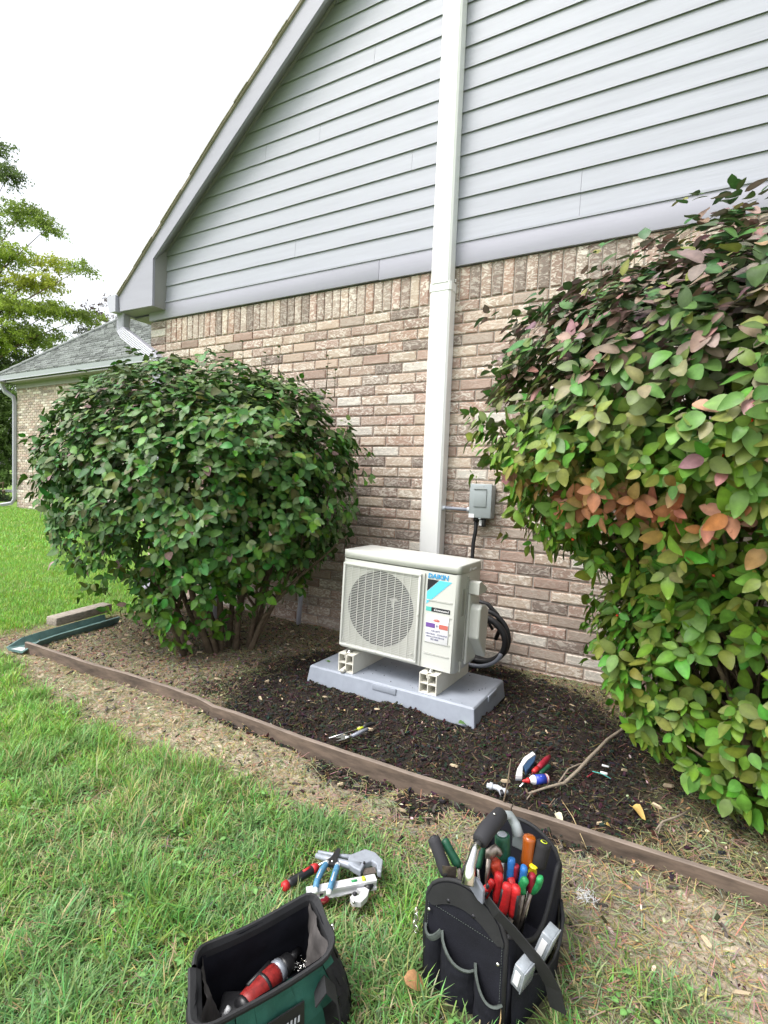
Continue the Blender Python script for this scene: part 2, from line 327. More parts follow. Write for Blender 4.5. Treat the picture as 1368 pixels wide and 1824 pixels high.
gm = bpy.data.meshes.new('ground'); gm.from_pydata(gv, [], gf); gm.materials.append(M['ground'])
ga = gm.attributes.new('tint', 'FLOAT_COLOR', 'POINT'); ga.data.foreach_set('color', np.array(gc, np.float32).ravel())
gm.polygons.foreach_set('use_smooth', [True] * len(gf)); gm.update()
g_o = new_obj('ground', gm); g_o['kind'] = 'structure'
mb = MB(); mb.box((-24, 10.5, -0.022), (9, 3.0, 0.03), 'house_paint'); dr = mb.build('driveway'); dr['kind'] = 'structure'

# ------------------------------------------------------------------ the brick house
WX0, WX1, TOPZ, FRZ = -4.213, 6.4, 2.381, 2.521
PITCH = 0.80
house = thing('brick_house', 'near brick house with pale grey lap siding in its gable and a deep white rake', 'house', (0, 0, 0))
RIDGE_X = (WX0 + WX1) / 2
def gable_z(x, off=0.0): return 2.946 + off + PITCH * ((x + 4.04) if x < RIDGE_X else (2 * RIDGE_X - x + 4.04))
mb = MB(); mb.box(((WX0 + WX1) / 2, 4.0, TOPZ / 2 - 0.1), (WX1 - WX0, 8.0, TOPZ + 0.2), 'mortar'); mb.build('mortar', house)
# bricks
COURSE, BL, JT = 0.0677, 0.203, 0.0095
TINTS = [(0.345, 0.272, 0.228), (0.385, 0.315, 0.262), (0.31, 0.235, 0.200), (0.42, 0.35, 0.285), (0.27, 0.205, 0.175), (0.34, 0.30, 0.262), (0.24, 0.195, 0.172), (0.44, 0.385, 0.315), (0.36, 0.262, 0.225), (0.30, 0.265, 0.232)]
TINTS = [tuple(0.80 * c * q + 0.20 * m * q for c, m, q in zip(t_, (0.375, 0.318, 0.262), (.98, .93, .915))) for t_ in TINTS]
def brick_verts(w, h, rnd, proud=0.009, chip=0.004):
    j = lambda a: rnd.uniform(-a, a); w, h = w / 2, h / 2
    b = [(-w, 0.004, -h), (w, 0.004, -h), (w, 0.004, h), (-w, 0.004, h)]
    o = [(x * 1.0 + j(.0012), -proud + 0.003, z + j(.0012)) for (x, _, z) in b]
    i = [((abs(x) - 0.008) * (1 if x > 0 else -1) + j(chip * .4), -proud + j(.0012), (abs(z) - 0.0065) * (1 if z > 0 else -1) + j(.0012)) for (x, _, z) in b]
    f = [(0, 1, 5, 4), (1, 2, 6, 5), (2, 3, 7, 6), (3, 0, 4, 7), (4, 5, 9, 8), (5, 6, 10, 9), (6, 7, 11, 10), (7, 4, 8, 11), (8, 9, 10, 11)]
    return b + o + i, f
EDGE = np.array([(.92, .74, .68, 1)] * 4 + [(.95, .80, .74, 1)] * 4 + [(1.07, 1.06, 1.05, 1)] * 4)
def brick_mesh(name, w, h, rnd, tint, pale):
    v, f = brick_verts(w, h, rnd); me = bpy.data.meshes.new(name); me.from_pydata(v, [], f); me.materials.append(M['brick'])
    a = me.attributes.new('tint', 'FLOAT_COLOR', 'POINT'); a.data.foreach_set('color', (np.array(tint + (pale,)) * EDGE).astype(np.float32).ravel()); return me
rnd = random.Random(3)
def rtint(rnd):
    t = rnd.choice(TINTS); k = rnd.uniform(0.90, 1.12); p = rnd.uniform(0.5, 1.0) if rnd.random() < .85 else 0.15
    if rnd.random() < 0.09: return (0.20, 0.162, 0.14), 0.45
    if rnd.random() < 0.03: return (0.50, 0.475, 0.43), 0.9
    if rnd.random() < 0.04: return (0.35, 0.245, 0.195), 0.7
    return tuple(c * k for c in t), p
bank = {}
def brick_variant(w, h, key):
    k = (round(w, 3), round(h, 3), key)
    if k not in bank: t, p = rtint(rnd); bank[k] = brick_mesh('brick', w, h, rnd, t, p)
    return bank[k]
slots = []                                                    # (x, z, w, h, soldier)
SOLD_Z = TOPZ - 0.203
n_course = int(round(SOLD_Z / COURSE)); z0 = SOLD_Z - n_course * COURSE
for c in range(-1, n_course):
    zc = z0 + (c + 0.5) * COURSE; off = 0.0 if c % 2 else BL / 2; x = WX0 - off + 0.0
    while x < WX1:
        a, b = max(x, WX0), min(x + BL, WX1)
        if b - a > 0.03: slots.append(((a + b) / 2, zc, b - a - JT, COURSE - JT, False))
        x += BL
for zc in range(3): slots.append((WX0 + 0.1, SOLD_Z + (zc + .5) * COURSE, BL - JT, COURSE - JT, False))
x = WX0 + BL
while x < WX1 - 0.01: slots.append((x + COURSE / 2, TOPZ - 0.1, COURSE - JT, 0.203 - JT, True)); x += COURSE
camp = Vector(camera.location); minv = camera.matrix_world.inverted()
def to_px(p):
    q = minv @ Vector(p)
    if q.z > -0.05: return None
    return (684 + 946.6 * q.x / -q.z, 912 - 946.6 * q.y / -q.z, -q.z)
def shown(p):
    q = to_px(p)
    if q is None or not (-15 < q[0] < 1383 and -15 < q[1] < 1839): return 0
    X, Y = q[0], q[1]
    if ((X - 345) / 275) ** 2 + ((Y - 870) / 225) ** 2 < 1: return 0
    if X > 880 and Y > 470 and (X - 880) * 1.15 > (700 - Y) and not (Y > 960 and X < 1060 + (Y - 960) * .2): return 0
    if 612 < X < 812 and 985 < Y < 1185 or 752 < X < 800 and Y < 980: return 0
    return 1 / q[2] ** 2
for kind in (False, True):
    S = [s for s in slots if s[4] == kind]; S.sort(key=lambda s: -shown((s[0], 0, s[1])))
    nm = 'soldier_brick' if kind else 'brick'; keep = [s for s in S[:300] if shown((s[0], 0, s[1])) > 0]; rest = S[len(keep):]
    for i, (x, z, w, h, _) in enumerate(keep):
        o = new_obj(nm, brick_variant(w, h, rnd.randrange(34)), house); o.location = (x, rnd.uniform(-.001, .002), z); o.rotation_euler = (0, rnd.uniform(-.006, .006), 0)
    vs = []; fs = []; cs = []
    for (x, z, w, h, _) in rest:
        v, f = brick_verts(w, h, rnd); t, p = rtint(rnd); o = len(vs)
        vs += [(a + x, b, c + z) for a, b, c in v]; fs += [tuple(i + o for i in q) for q in f]; cs += [tuple(r_) for r_ in (np.array(t + (p,)) * EDGE)]
    me = bpy.data.meshes.new(nm + 's_beyond'); me.from_pydata(vs, [], fs); me.materials.append(M['brick'])
    a = me.attributes.new('tint', 'FLOAT_COLOR', 'POINT'); a.data.foreach_set('color', np.array(cs, np.float32).ravel())
    o = new_obj('brickwork' if not kind else 'soldier_brickwork', me, house); o['kind'] = 'stuff'
# gable backing, siding boards (one object each), frieze
mb = MB(); mb.prism([(WX0, TOPZ), (WX1, TOPZ), (WX1, 2.9), (RIDGE_X, gable_z(RIDGE_X)), (WX0, 2.9)], 'y', 0.02, 0.2, 'siding'); mb.build('gable_sheathing', house)
EXP = 0.125; z = FRZ + 0.012; k = 0
def board_x(z, off=0.0):
    a = -4.04 if z < 2.946 else -4.04 + (z - 2.946) / PITCH
    return a, 2 * RIDGE_X - a
joints = {0: -0.62, 1: -0.62, 4: 0.9, 7: -2.4, 10: -0.15, 13: -1.9}
while z < gable_z(RIDGE_X) - 0.2:
    x0, x1 = board_x(z); t0, t1 = board_x(z + EXP)
    cuts = [joints[k]] if k in joints else []
    cuts += [2.0 + (k * 37 % 11) * 0.17] + ([-2.9 + (k * 29 % 7) * .31] if k % 3 == 1 else [])
    cuts = [c for c in sorted(cuts) if x0 + .3 < c < x1 - .3]; xs_ = [x0] + cuts + [x1]
    for i in range(len(xs_) - 1):
        a, b = xs_[i], xs_[i + 1]; ga_ = 0.0008
        a0, b0 = a + (ga_ if i else 0), b - (ga_ if i < len(xs_) - 2 else 0)
        at, bt = (a0 if i else max(t0, a)), (b0 if i < len(xs_) - 2 else min(t1, b))
        at = max(at, a0)
        yb, yt = -0.021, -0.010
        wob = [(rnd.uniform(-.0012, .0012)) for _ in range(9)]
        n = 8; vs = []
        for j in range(n + 1):
            s = j / n; xb, xt = a0 + (b0 - a0) * s, at + (bt - at) * s
            vs += [(xb, yb + 0.0025, z + wob[j] + .014), (xb, yb + 0.0025, z + wob[j]), (xb, yb, z + wob[j]), (xt, yt, z + EXP + 0.012), (xt, 0.012, z + EXP + 0.012), (xb, 0.012, z + .014)]
        fs = [];
        for j in range(n):
            for q in range(6): p = j * 6; fs.append((p + q, p + (q + 1) % 6, p + 6 + (q + 1) % 6, p + 6 + q))
        fs += [(0, 1, 2, 3, 4, 5), tuple(n * 6 + q for q in (5, 4, 3, 2, 1, 0))]
        mb = MB(); mb.add(vs, fs, 'siding'); mb.build('siding_board', house)
    z += EXP; k += 1
mb = MB(); mb.box(((WX1 - 4.04) / 2, -0.014, FRZ + 0.004), (WX1 + 4.04, 0.032, 0.013), 'siding'); mb.build('starter_strip', house)
FJ = -1.87
for a, b, dz in ((WX0, FJ - .001, 0.004), (FJ + .001, WX1, 0.0)):
    mb = MB(); mb.box(((a + b) / 2, -0.012, (TOPZ + FRZ) / 2 + dz / 2), (b - a, 0.024, FRZ - TOPZ - 0.004 - dz), 'trim', bev=0.002); mb.build('frieze_board', house)
mb = MB(); mb.box((-4.028, -0.017, 2.74), (0.028, 0.034, 0.43), 'siding'); mb.build('corner_trim', house)
# rake: board, soffit, return box, roof deck and shingle edge
RY = -0.15
outer = [(-4.455, 2.615), (-3.195, 3.705), (-2.474, 4.282), (RIDGE_X, 4.282 + PITCH * (RIDGE_X + 2.474))]
inner = [(-3.998, 2.844), (-3.188, 3.492), (-2.294, 4.207), (RIDGE_X, 4.207 + PITCH * (RIDGE_X + 2.294))]
def mir(p): return [(2 * RIDGE_X - x, z) for x, z in p]
for s, O_, I_ in ((0, outer, inner), (1, mir(outer), mir(inner))):
    n = len(O_); mb = MB()
    pts = [(p[0], p[1] - 0.022) for p in O_] + I_[::-1]
    first = (-4.44, 2.463) if not s else (2 * RIDGE_X + 4.44, 2.463)
    mb.prism(pts + [first], 'y', RY, RY + 0.022, 'trim'); mb.build('rake_board', house)
    bx = (-3.998 if not s else 2 * RIDGE_X + 3.998)
    mb = MB(); mb.prism([first, (bx, 2.457), (bx, 2.840)], 'y', RY - 0.004, RY + 0.018, 'trim'); mb.build('return_panel', house)
    mb = MB()                                                   # box side and bottom between rake plane and wall
    sg = 1 if not s else -1
    mb.prism([(RY + .020, 2.47), (-.003, 2.47), (-.003, 2.985), (RY + .020, 2.848)], 'x', min(bx, bx - sg * .012), max(bx, bx - sg * .012), 'soffit'); mb.prism([(RY + .022, 2.86), (-.003, 2.99), (-.003, 2.975), (RY + .022, 2.845)], 'x', min(bx, bx - sg * .25), max(bx, bx - sg * .25), 'soffit')
    mb.box(((first[0] + bx) / 2, (RY + 0.02) / 2, 2.463), (abs(bx - first[0]), -RY - 0.02, 0.012), 'soffit'); mb.build('return_box', house)
    mb = MB(); ns_ = len(I_); mb.add([(p[0], RY + .022, p[1] + .001) for p in I_] + [(p[0], -.002, p[1] + .135) for p in I_] + [(p[0], -.002, p[1] + .15) for p in I_] + [(p[0], RY + .022, p[1] + .03) for p in I_], [(q * ns_ + i, q * ns_ + i + 1, ((q + 1) % 4) * ns_ + i + 1, ((q + 1) % 4) * ns_ + i) for q in range(4) for i in range(ns_ - 1)], 'soffit'); mb.build('rake_soffit', house)
    mb = MB(); mb.prism([(p[0], p[1] + 0.095) for p in I_] + [(p[0], p[1] + 0.133) for p in I_[::-1]], 'y', -0.034, 0.0, 'soffit'); mb.build('rake_trim', house)
    mb = MB(); mb.prism([(p[0], p[1] - 0.02) for p in O_] + [(p[0] - sg * .006, p[1] - 0.004) for p in O_[::-1]], 'y', RY - 0.015, 8.3, 'roof_edge'); mb.build('roof_deck', house)
    # shingle courses: their uneven ends show along the rake
    a, b = Vector((O_[0][0] - sg * 0.02, 0, O_[0][1])), None
    vs = []; fs = []; cs = []
    for q in range(n - 1):
        p0, p1 = Vector((O_[q][0], 0, O_[q][1])), Vector((O_[q + 1][0], 0, O_[q + 1][1])); Ld = (p1 - p0); cnt = int(Ld.length / 0.14); d = Ld.normalized(); nn = Vector((-d.z, 0, d.x)) * sg
        for i in range(cnt):
            c0 = p0 + d * (Ld.length * i / cnt - 0.01); c1 = p0 + d * (Ld.length * (i + 1) / cnt); ex = rnd.uniform(-0.004, 0.004)
            for yy0, yy1 in ((RY - 0.022 + ex, 8.3),):
                o = len(vs); th = 0.006
                for pt, h in ((c0, -.004 + th), (c0, -0.006), (c1, -0.006), (c1, -.001)):
                    P_ = pt + nn * h; vs += [(P_.x, yy0, P_.z), (P_.x, yy1, P_.z)]
                fs += [(o, o + 2, o + 4, o + 6), (o, o + 6, o + 7, o + 1), (o, o + 1, o + 3, o + 2), (o + 2, o + 3, o + 5, o + 4)]; tt = rnd.uniform(.28, .38); cs += [(tt * 1.1, tt, tt * .85, 1)] * 8
    me = bpy.data.meshes.new('roof_shingles'); me.from_pydata(vs, [], fs); me.materials.append(M['shingle']); at = me.attributes.new('tint', 'FLOAT_COLOR', 'POINT'); at.data.foreach_set('color', np.array(cs, np.float32).ravel())
    o = new_obj('shingles', me, house); o['kind'] = 'stuff'
# eave on the left: soffit, fascia, gutter with end cap, downspout
mb = MB(); mb.box((-4.33, 4.0, 2.44), (0.235, 8.0, 0.012), 'soffit'); mb.box((-4.452, 4.0, 2.53), (0.02, 8.2, 0.17), 'trim'); mb.build('eave_soffit', house)
gp = [(-4.462, 2.60), (-4.462, 2.462), (-4.545, 2.462), (-4.56, 2.50), (-4.582, 2.545), (-4.585, 2.60), (-4.578, 2.60), (-4.575, 2.548), (-4.552, 2.503), (-4.54, 2.47), (-4.468, 2.47), (-4.468, 2.60)]
mb = MB(); mb.prism(gp, 'y', -0.165, 8.2, 'gutter'); gut = mb.build('gutter', house)
mb = MB(); mb.prism([(-4.465, 2.603), (-4.465, 2.459), (-4.547, 2.459), (-4.563, 2.50), (-4.586, 2.545), (-4.588, 2.603)], 'y', -0.178, -0.166, 'gutter'); mb.build('end_cap', gut)
def spout(parent, path, w=0.100, d=0.075, up=Vector((0, 0, 1))):
    prof = []
    nr = 5
    for i in range(nr * 2 + 1): prof.append((-w / 2 + 0.008 + (w - 0.016) * i / (nr * 2), -d / 2 + (0.004 if i % 2 else 0)))
    prof += [(w / 2, -d / 2 + .008), (w / 2, d / 2 - .008), (w / 2 - .008, d / 2), (-w / 2 + .008, d / 2), (-w / 2, d / 2 - .008), (-w / 2, -d / 2 + .008)]
    mb = MB(); mb.tube(path, 1, 'gutter', prof=prof, up=up); return mb.build('downspout', parent)
spout(house, [(-4.50, -0.075, 2.465), (-4.50, -0.077, 2.40), (-4.498, -0.078, 2.33), (-4.46, -0.078, 2.285), (-4.30, -0.075, 2.19), (-4.06, -0.07, 2.045), (-4.02, -0.066, 2.00), (-4.01, -0.062, 1.93), (-4.01, -0.062, 0.16), (-4.0, -0.10, 0.09), (-3.97, -0.24, 0.055)], up=Vector((0, 1, 0)))

# ------------------------------------------------------------------ line cover, disconnect, pipes on the wall
lc = thing('line_set_cover', 'tall white plastic duct running up the brick wall and siding behind the outdoor unit', 'duct cover', (-1.39, 0, 0.42))
def cover(z0, z1, w, d):
    mb = MB(); pr = [(-w / 2, 0), (-w / 2, -d + .012), (-w / 2 + .012, -d), (w / 2 - .012, -d), (w / 2, -d + .012), (w / 2, 0)]
    mb.prism(pr, 'z', z0 - 0.42, z1 - 0.42, 'cover'); return mb
yo = -0.014
cover(0.42, 2.268, 0.136, 0.082).build('lower_cover', lc, (0, yo, 0)); cover(2.27, 7.2, 0.125, 0.078).build('upper_cover', lc, (0, yo - 0.012, 0))
cover(2.225, 2.275, 0.143, 0.0855).build('joint_collar', lc, (0, yo, 0))
mb = MB()
for zz in (2.30, 2.29): mb.ball((0.072, -0.03 - (zz - 2.29) * 0, zz - 0.42), 0.006, 'nickel', 6)
mb.ball((-0.071, -0.05, 2.285 - .42), 0.006, 'nickel', 6); mb.build('screw', lc)
db = thing('disconnect_box', 'small grey electrical disconnect box on the brick wall right of the white duct', 'electrical box', (-1.07, -0.013, 0.87))
mb = MB(); mb.box((0, -0.035, 0.099), (0.128, 0.07, 0.198), 'grey_box', bev=0.004); mb.build('enclosure', db)
mb = MB(); mb.box((0, -0.078, 0.103), (0.136, 0.014, 0.200), 'grey_box', bev=0.004); mb.box((0, -0.087, 0.12), (0.078, 0.007, 0.105), 'grey_box', bev=0.003)
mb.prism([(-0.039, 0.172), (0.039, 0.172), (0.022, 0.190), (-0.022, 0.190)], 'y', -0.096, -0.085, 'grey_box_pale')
mb.prism([(-0.008, 0.003), (0.012, 0.003), (0.002, -0.006)], 'y', -0.088, -0.075, 'grey_box'); mb.build('cover_door', db)
mb = MB(); mb.box((-0.05, -0.0865, 0.014), (0.033, 0.002, 0.022), 'sticker'); mb.build('label', db)
mb = MB(); mb.tube([(-0.062, -0.045, 0.045), (-0.155, -0.045, 0.047), (-0.262, -0.045, 0.048)], 0.0105, 'conduit', 10); cd = mb.build('conduit', db)
for xx in (-0.078, -0.248): mb = MB(); mb.tube([(xx - .013, -0.045, 0.0465), (xx + .013, -0.045, 0.0465)], 0.0155, 'fitting', 10); mb.build('connector', cd)
mb = MB(); mb.tube([(-0.033, -0.045, -0.02), (-0.033, -0.045, 0.004)], 0.018, 'black', 10); mb.tube([(-0.033, -0.045, 0.0), (-0.034, -0.045, -0.08), (-0.044, -0.045, -0.15), (-0.045, -0.047, -0.25), (-0.035, -0.05, -0.38), (-0.01, -0.07, -0.5), (-0.03, -0.16, -0.56)], 0.0115, 'rubber', 10); mb.build('whip_cable', db)
mb = MB(); mb.box((0.008, -0.045, -0.026), (0.034, 0.03, 0.048), 'black', bev=0.005); sw = mb.build('surge_plug', db)
mb = MB(); mb.box((-0.001, -0.0612, -0.026), (0.016, 0.002, 0.034), 'sticker'); mb.build('label', sw)
p = (-3.057, -0.268, 0.000)
mb = MB(); mb.tube([(-3.02, -0.30, -0.02), (-3.02, -0.30, 0.34), (-3.02, -0.28, 0.39), (-3.02, -0.02, 0.41)], 0.042, 'gutter', 14)
tag(mb.build('drain_pipe'), 'white drain pipe glimpsed behind the stems of the left shrub', 'pipe')
mb = MB(); mb.tube([(-2.425, -0.055, -0.02), (-2.42, -0.052, 0.10), (-2.41, -0.05, 0.24)], 0.017, 'gutter', 10)
tag(mb.build('vent_pipe'), 'thin white pipe at the wall foot just right of the left shrub stems', 'pipe')

# ------------------------------------------------------------------ far wing with hip roof
A1 = math.radians(1.0); wing = thing('hip_roof_wing', 'far brick wing with grey hip roof seen behind the left shrub', 'house wing', (-16.1, 4.10, 0), (0, 0, -A1))
WH, WB = 3.30, 0.30
mb = MB(); mb.box((5.5 + WB + 0.02, WB + 4.0, WH / 2 - 0.1), (11.0, 8.0, WH + 0.2), 'mortar'); mb.build('mortar', wing)
vs = []; fs = []; cs = []
zc = 0.0; c = 0
while zc < WH - 0.21:
    x = WB + 0.02 - (0.1 if c % 2 else 0)
    while x < 7.5:
        a, b = max(x, WB + .02), x + BL
        if b - a > .03:
            v, f = brick_verts(b - a - 0.014, COURSE - 0.014, rnd, 0.011, 0.002); t, p = rtint(rnd)
            if rnd.random() < 0.14: t, p = (0.58, 0.53, 0.46), 0.6
            o = len(vs); vs += [(q[0] + (a + b) / 2, q[1] + WB, q[2] + zc + COURSE / 2) for q in v]; fs += [tuple(i + o for i in q) for q in f]; cs += [tuple(k_ * 1.1 for k_ in t) + (p,)] * len(v)
        x += BL
    zc += COURSE; c += 1
x = WB + 0.02
while x < 7.5:
    v, f = brick_verts(COURSE - 0.014, 0.19, rnd); t, p = rtint(rnd); o = len(vs); vs += [(q[0] + x + .034, q[1] + WB, q[2] + WH - 0.1) for q in v]; fs += [tuple(i + o for i in q) for q in f]; cs += [(t[0] * .8, t[1] * .8, t[2] * .8, .3)] * len(v); x += COURSE
me = bpy.data.meshes.new('far_bricks'); me.from_pydata(vs, [], fs); me.materials.append(M['brick']); at = me.attributes.new('tint', 'FLOAT_COLOR', 'POINT'); at.data.foreach_set('color', np.array(cs, np.float32).ravel())
o = new_obj('brickwork', me, wing); o['kind'] = 'stuff'
mb = MB(); mb.box((6, WB / 2 + .02, WH + 0.0), (11.7, WB - .02, 0.03), 'soffit'); mb.box((WB / 2 + .02, 4, WH), (WB - .04, 8.4, 0.03), 'soffit'); mb.box((6, WB - 0.012, WH - 0.03), (11.4, 0.024, 0.22), 'soffit'); mb.build('eave_soffit', wing)
mb = MB(); mb.prism([(0.0, 3.50), (0.0, 3.36), (0.03, 3.34), (0.10, 3.34), (0.12, 3.36), (0.12, 3.50)], 'x', -0.0, 11.6, 'wing_gutter'); mb.box((5.8, -.004, 3.35), (11.6, .008, .02), 'gutter'); mb.build('gutter', wing)
mb = MB(); mb.box((-0.03, 4.1, 3.42), (0.08, 8.2, 0.15), 'wing_gutter'); mb.build('side_gutter', wing)
HP = 0.86
mb = MB(); e = 0.05; z0_ = 3.47; R_ = 4.05
mb.add([(0, 0, z0_), (12, 0, z0_), (12, R_, z0_ + HP * R_), (R_, R_, z0_ + HP * R_), (0, 8.1, z0_), (12, 8.1, z0_)], [(0, 1, 2, 3), (0, 3, 4), (3, 2, 5, 4), (1, 5, 2), (0, 4, 5, 1)], 'roof_edge'); mb.build('roof_deck', wing)
vs = []; fs = []; cs = []; d = 0.14; k = 0
sl = math.hypot(1, HP)
while d * k / sl < R_ - .2:
    y0, y1 = d * k / sl, d * (k + 1) / sl + 0.01; x = y0 + (0.12 if k % 2 else 0.0)
    while x < 9:
        w = rnd.uniform(0.17, 0.33); h0 = rnd.uniform(0.040, 0.055); o = len(vs)
        vs += [(x, y0, z0_ + HP * y0 + h0), (x + w - .012, y0, z0_ + HP * y0 + h0), (x + w - .012, y1, z0_ + HP * y1 + .008), (x, y1, z0_ + HP * y1 + .008), (x, y0, z0_ + HP * y0), (x + w - .012, y0, z0_ + HP * y0)]
        fs += [(0 + o, 1 + o, 2 + o, 3 + o), (4 + o, 5 + o, 1 + o, 0 + o)]; g = rnd.choice((.13, .17, .20, .24)) * rnd.uniform(.9, 1.1); cs += [(g * .96, g * 1.03, g * 1.0, 1)] * 6; x += w
    k += 1
me = bpy.data.meshes.new('far_shingles'); me.from_pydata(vs, [], fs); me.materials.append(M['shingle']); at = me.attributes.new('tint', 'FLOAT_COLOR', 'POINT'); at.data.foreach_set('color', np.array(cs, np.float32).ravel())
o = new_obj('shingles', me, wing); o['kind'] = 'stuff'
mb = MB()
for i in range(22):
    t0 = i * 0.2; mb.tube([(t0, t0, z0_ + HP * t0 + .03), (t0 + .22, t0 + .22, z0_ + HP * (t0 + .22) + .015)], 0.06, 'shingle', 5)
hc = mb.mesh('hip_cap'); at = hc.attributes.new('tint', 'FLOAT_COLOR', 'POINT'); at.data.foreach_set('color', np.tile(np.array((.22, .235, .23, 1), np.float32), len(hc.vertices))); new_obj('hip_cap', hc, wing)
spout(wing, [(0.05, 0.06, 3.36), (0.05, 0.06, 3.22), (0.10, 0.10, 3.08), (0.26, 0.235, 2.93), (0.28, 0.25, 2.8), (0.28, 0.25, 0.22), (0.24, 0.2, 0.1), (0.10, 0.0, 0.05)], 0.11, 0.08, up=Vector((0, 1, 0)))

# ------------------------------------------------------------------ pad, support blocks, outdoor unit
pad = thing('equipment_pad', 'blue grey plastic pad half sunk in dark soil under the outdoor unit', 'pad', (-1.22, -0.675, 0.0), (0, math.radians(0.35), 0))
mb = MB()
def ring(w, d, z): return [(-w / 2, -d / 2, z), (w / 2, -d / 2, z), (w / 2, d / 2, z), (-w / 2, d / 2, z)]
mb.loft([ring(0.925, 0.44, 0.0), ring(0.905, 0.42, 0.082), ring(0.893, 0.408, 0.09)], 'pad', smooth=False); sl_ = mb.build('slab', pad); sculpt(sl_, 0.004)
for (x, y, w, d) in ((-0.0, -0.214, 0.13, 0.008), (0.455, 0.03, 0.008, 0.12)):
    mb = MB(); mb.box((x, y, 0.070), (w, d, 0.030), 'pad', bev=0.002); mb.build('rib', pad)
def support_block(loc, label, rz):
    t = thing('support_block', label, 'support block', loc, (0, 0, rz), 'support blocks under the outdoor unit')
    mb = MB(); W_, H_, L_ = 0.090, 0.094, 0.385; th = 0.005
    for xx in (-W_ / 2 + th / 2, 0, W_ / 2 - th / 2):
        mb.box((xx, 0, H_ / 2), (th, L_, H_ - 2 * th - .0006), 'pvc')
    for i, zz in enumerate((th / 2, H_ / 2, H_ - th / 2)):
        if i == 1:
            for s in (-1, 1): mb.box((s * (W_ - th) / 4, 0, zz), (W_ / 2 - 1.5 * th - .0006, L_, th), 'pvc')
        elif i == 0: mb.box((0, 0, zz), (W_, L_, th), 'pvc')
        else:
            for s in (-1, 1): mb.box((s * (W_ / 4 + .004), 0, zz), (W_ / 2 - .008, L_, th), 'pvc')
            for s in (-1, 1): mb.box((s * .0065, 0, zz - .009), (.003, L_, .018), 'pvc')
    mb.build('beam', t)
    mb = MB(); mb.tube([(0, -L_ / 2 + .03, H_), (0, -L_ / 2 + .03, H_ + .006)], 0.017, 'nickel', 12); mb.tube([(0, -L_ / 2 + .03, H_ + .006), (0, -L_ / 2 + .03, H_ + .013)], 0.010, 'nickel', 6); mb.build('bolt', t); return t
sb = support_block((-1.462, -0.672, 0.0915), 'cream hollow plastic support block under the left end of the outdoor unit', 0.0)
support_block((-1.000, -0.672, 0.0885), 'cream hollow plastic support block under the right end of the outdoor unit', -0.02)
mb = MB(); mb.tube([(-1.470, -0.875, 0.104), (-1.470, -0.855, 0.108), (-1.470, -0.84, 0.112)], 0.011, 'pvc', 8); mb.tube([(-1.470, -0.885, 0.102), (-1.470, -0.874, 0.104)], 0.0125, 'pvc', 8)
tag(mb.build('end_plug'), 'small cream plug poking from the left support block', 'plug')

ac = thing('outdoor_unit', 'cream outdoor air conditioner unit with round grille standing above the grey pad', 'air conditioner', (-1.213, -0.69, 0.2015), (0, math.radians(1.35), 0))
W_, D_, H_ = 0.640, 0.275, 0.502; hw, hd = W_ / 2, D_ / 2
FX, FZ, FR = -0.089, 0.233, 0.187                                # fan centre and opening radius
def rrect(w, d, z, r=0.018, n=4, cx=0, cy=0):
    out = []
    for sx, sy, a0 in ((1, -1, -90), (1, 1, 0), (-1, 1, 90), (-1, -1, 180)):
        for i in range(n + 1): t = math.radians(a0 + 90 * i / n); out.append((cx + sx * (w / 2 - r) + r * math.cos(t), cy + sy * (d / 2 - r) + r * math.sin(t), z))
    return out
mb = MB()                                                        # casing shell: sides, back, bottom; front is the panel below
R0 = rrect(W_, D_, 0.0); R1 = rrect(W_, D_, H_ - 0.042)
n = len(R0); vs = R0 + R1; fs = []
for k in range(n):
    k2 = (k + 1) % n
    if R0[k][1] < -hd + .001 and R0[k2][1] < -hd + .001: continue   # open front
    fs.append((k, k2, k2 + n, k + n))
fs.append(tuple(range(n))[::-1]); mb.add(vs, fs, 'cream', True); mb.build('casing', ac)
mb = MB()                                                        # front panel with the round opening
x0, x1, z0_, z1_ = -hw + 0.018, hw - 0.018, 0.0, H_ - 0.045; SEG = 72
def rectpt(t):
    c, s = math.cos(t), math.sin(t); k = min((((x1 if c > 0 else x0) - FX) / c) if abs(c) > 1e-6 else 9e9, (((z1_ if s > 0 else z0_) - FZ) / s) if abs(s) > 1e-6 else 9e9); return FX + c * k, FZ + s * k
angs = sorted([2 * PI * i / SEG for i in range(SEG)] + [math.atan2(zz - FZ, xx - FX) % (2 * PI) for xx in (x0, x1) for zz in (z0_, z1_)]); SEG = len(angs)
vo = []; vi = []; vb = []
for t in angs:
    X, Z = rectpt(t); vo.append((X, -hd, Z)); vi.append((FX + FR * math.cos(t), -hd, FZ + FR * math.sin(t))); vb.append((FX + (FR - .008) * math.cos(t), -hd + 0.10, FZ + (FR - .008) * math.sin(t)))
mb.add(vo + vi, [(i, (i + 1) % SEG, SEG + (i + 1) % SEG, SEG + i) for i in range(SEG)], 'cream'); fp_ = mb.build('front_panel', ac)
rx0, rx1, rz0, rz1 = -0.298, 0.118, 0.022, H_ - 0.075; bk = []
for t in angs:
    c, s = math.cos(t), math.sin(t); kk = min((((rx1 if c > 0 else rx0) - FX) / c) if abs(c) > 1e-6 else 9e9, (((rz1 if s > 0 else rz0) - FZ) / s) if abs(s) > 1e-6 else 9e9); bk.append((FX + c * kk, -hd - .0015, FZ + s * kk))
mb = MB(); mb.add(bk + [(a_, -hd - .0015, c_) for a_, b_, c_ in vi], [(i, (i + 1) % SEG, SEG + (i + 1) % SEG, SEG + i) for i in range(SEG)], 'cream_dark'); mb.build('grille_shade_sheet', fp_)  # darker sheet paints in the shadow behind the grille bars
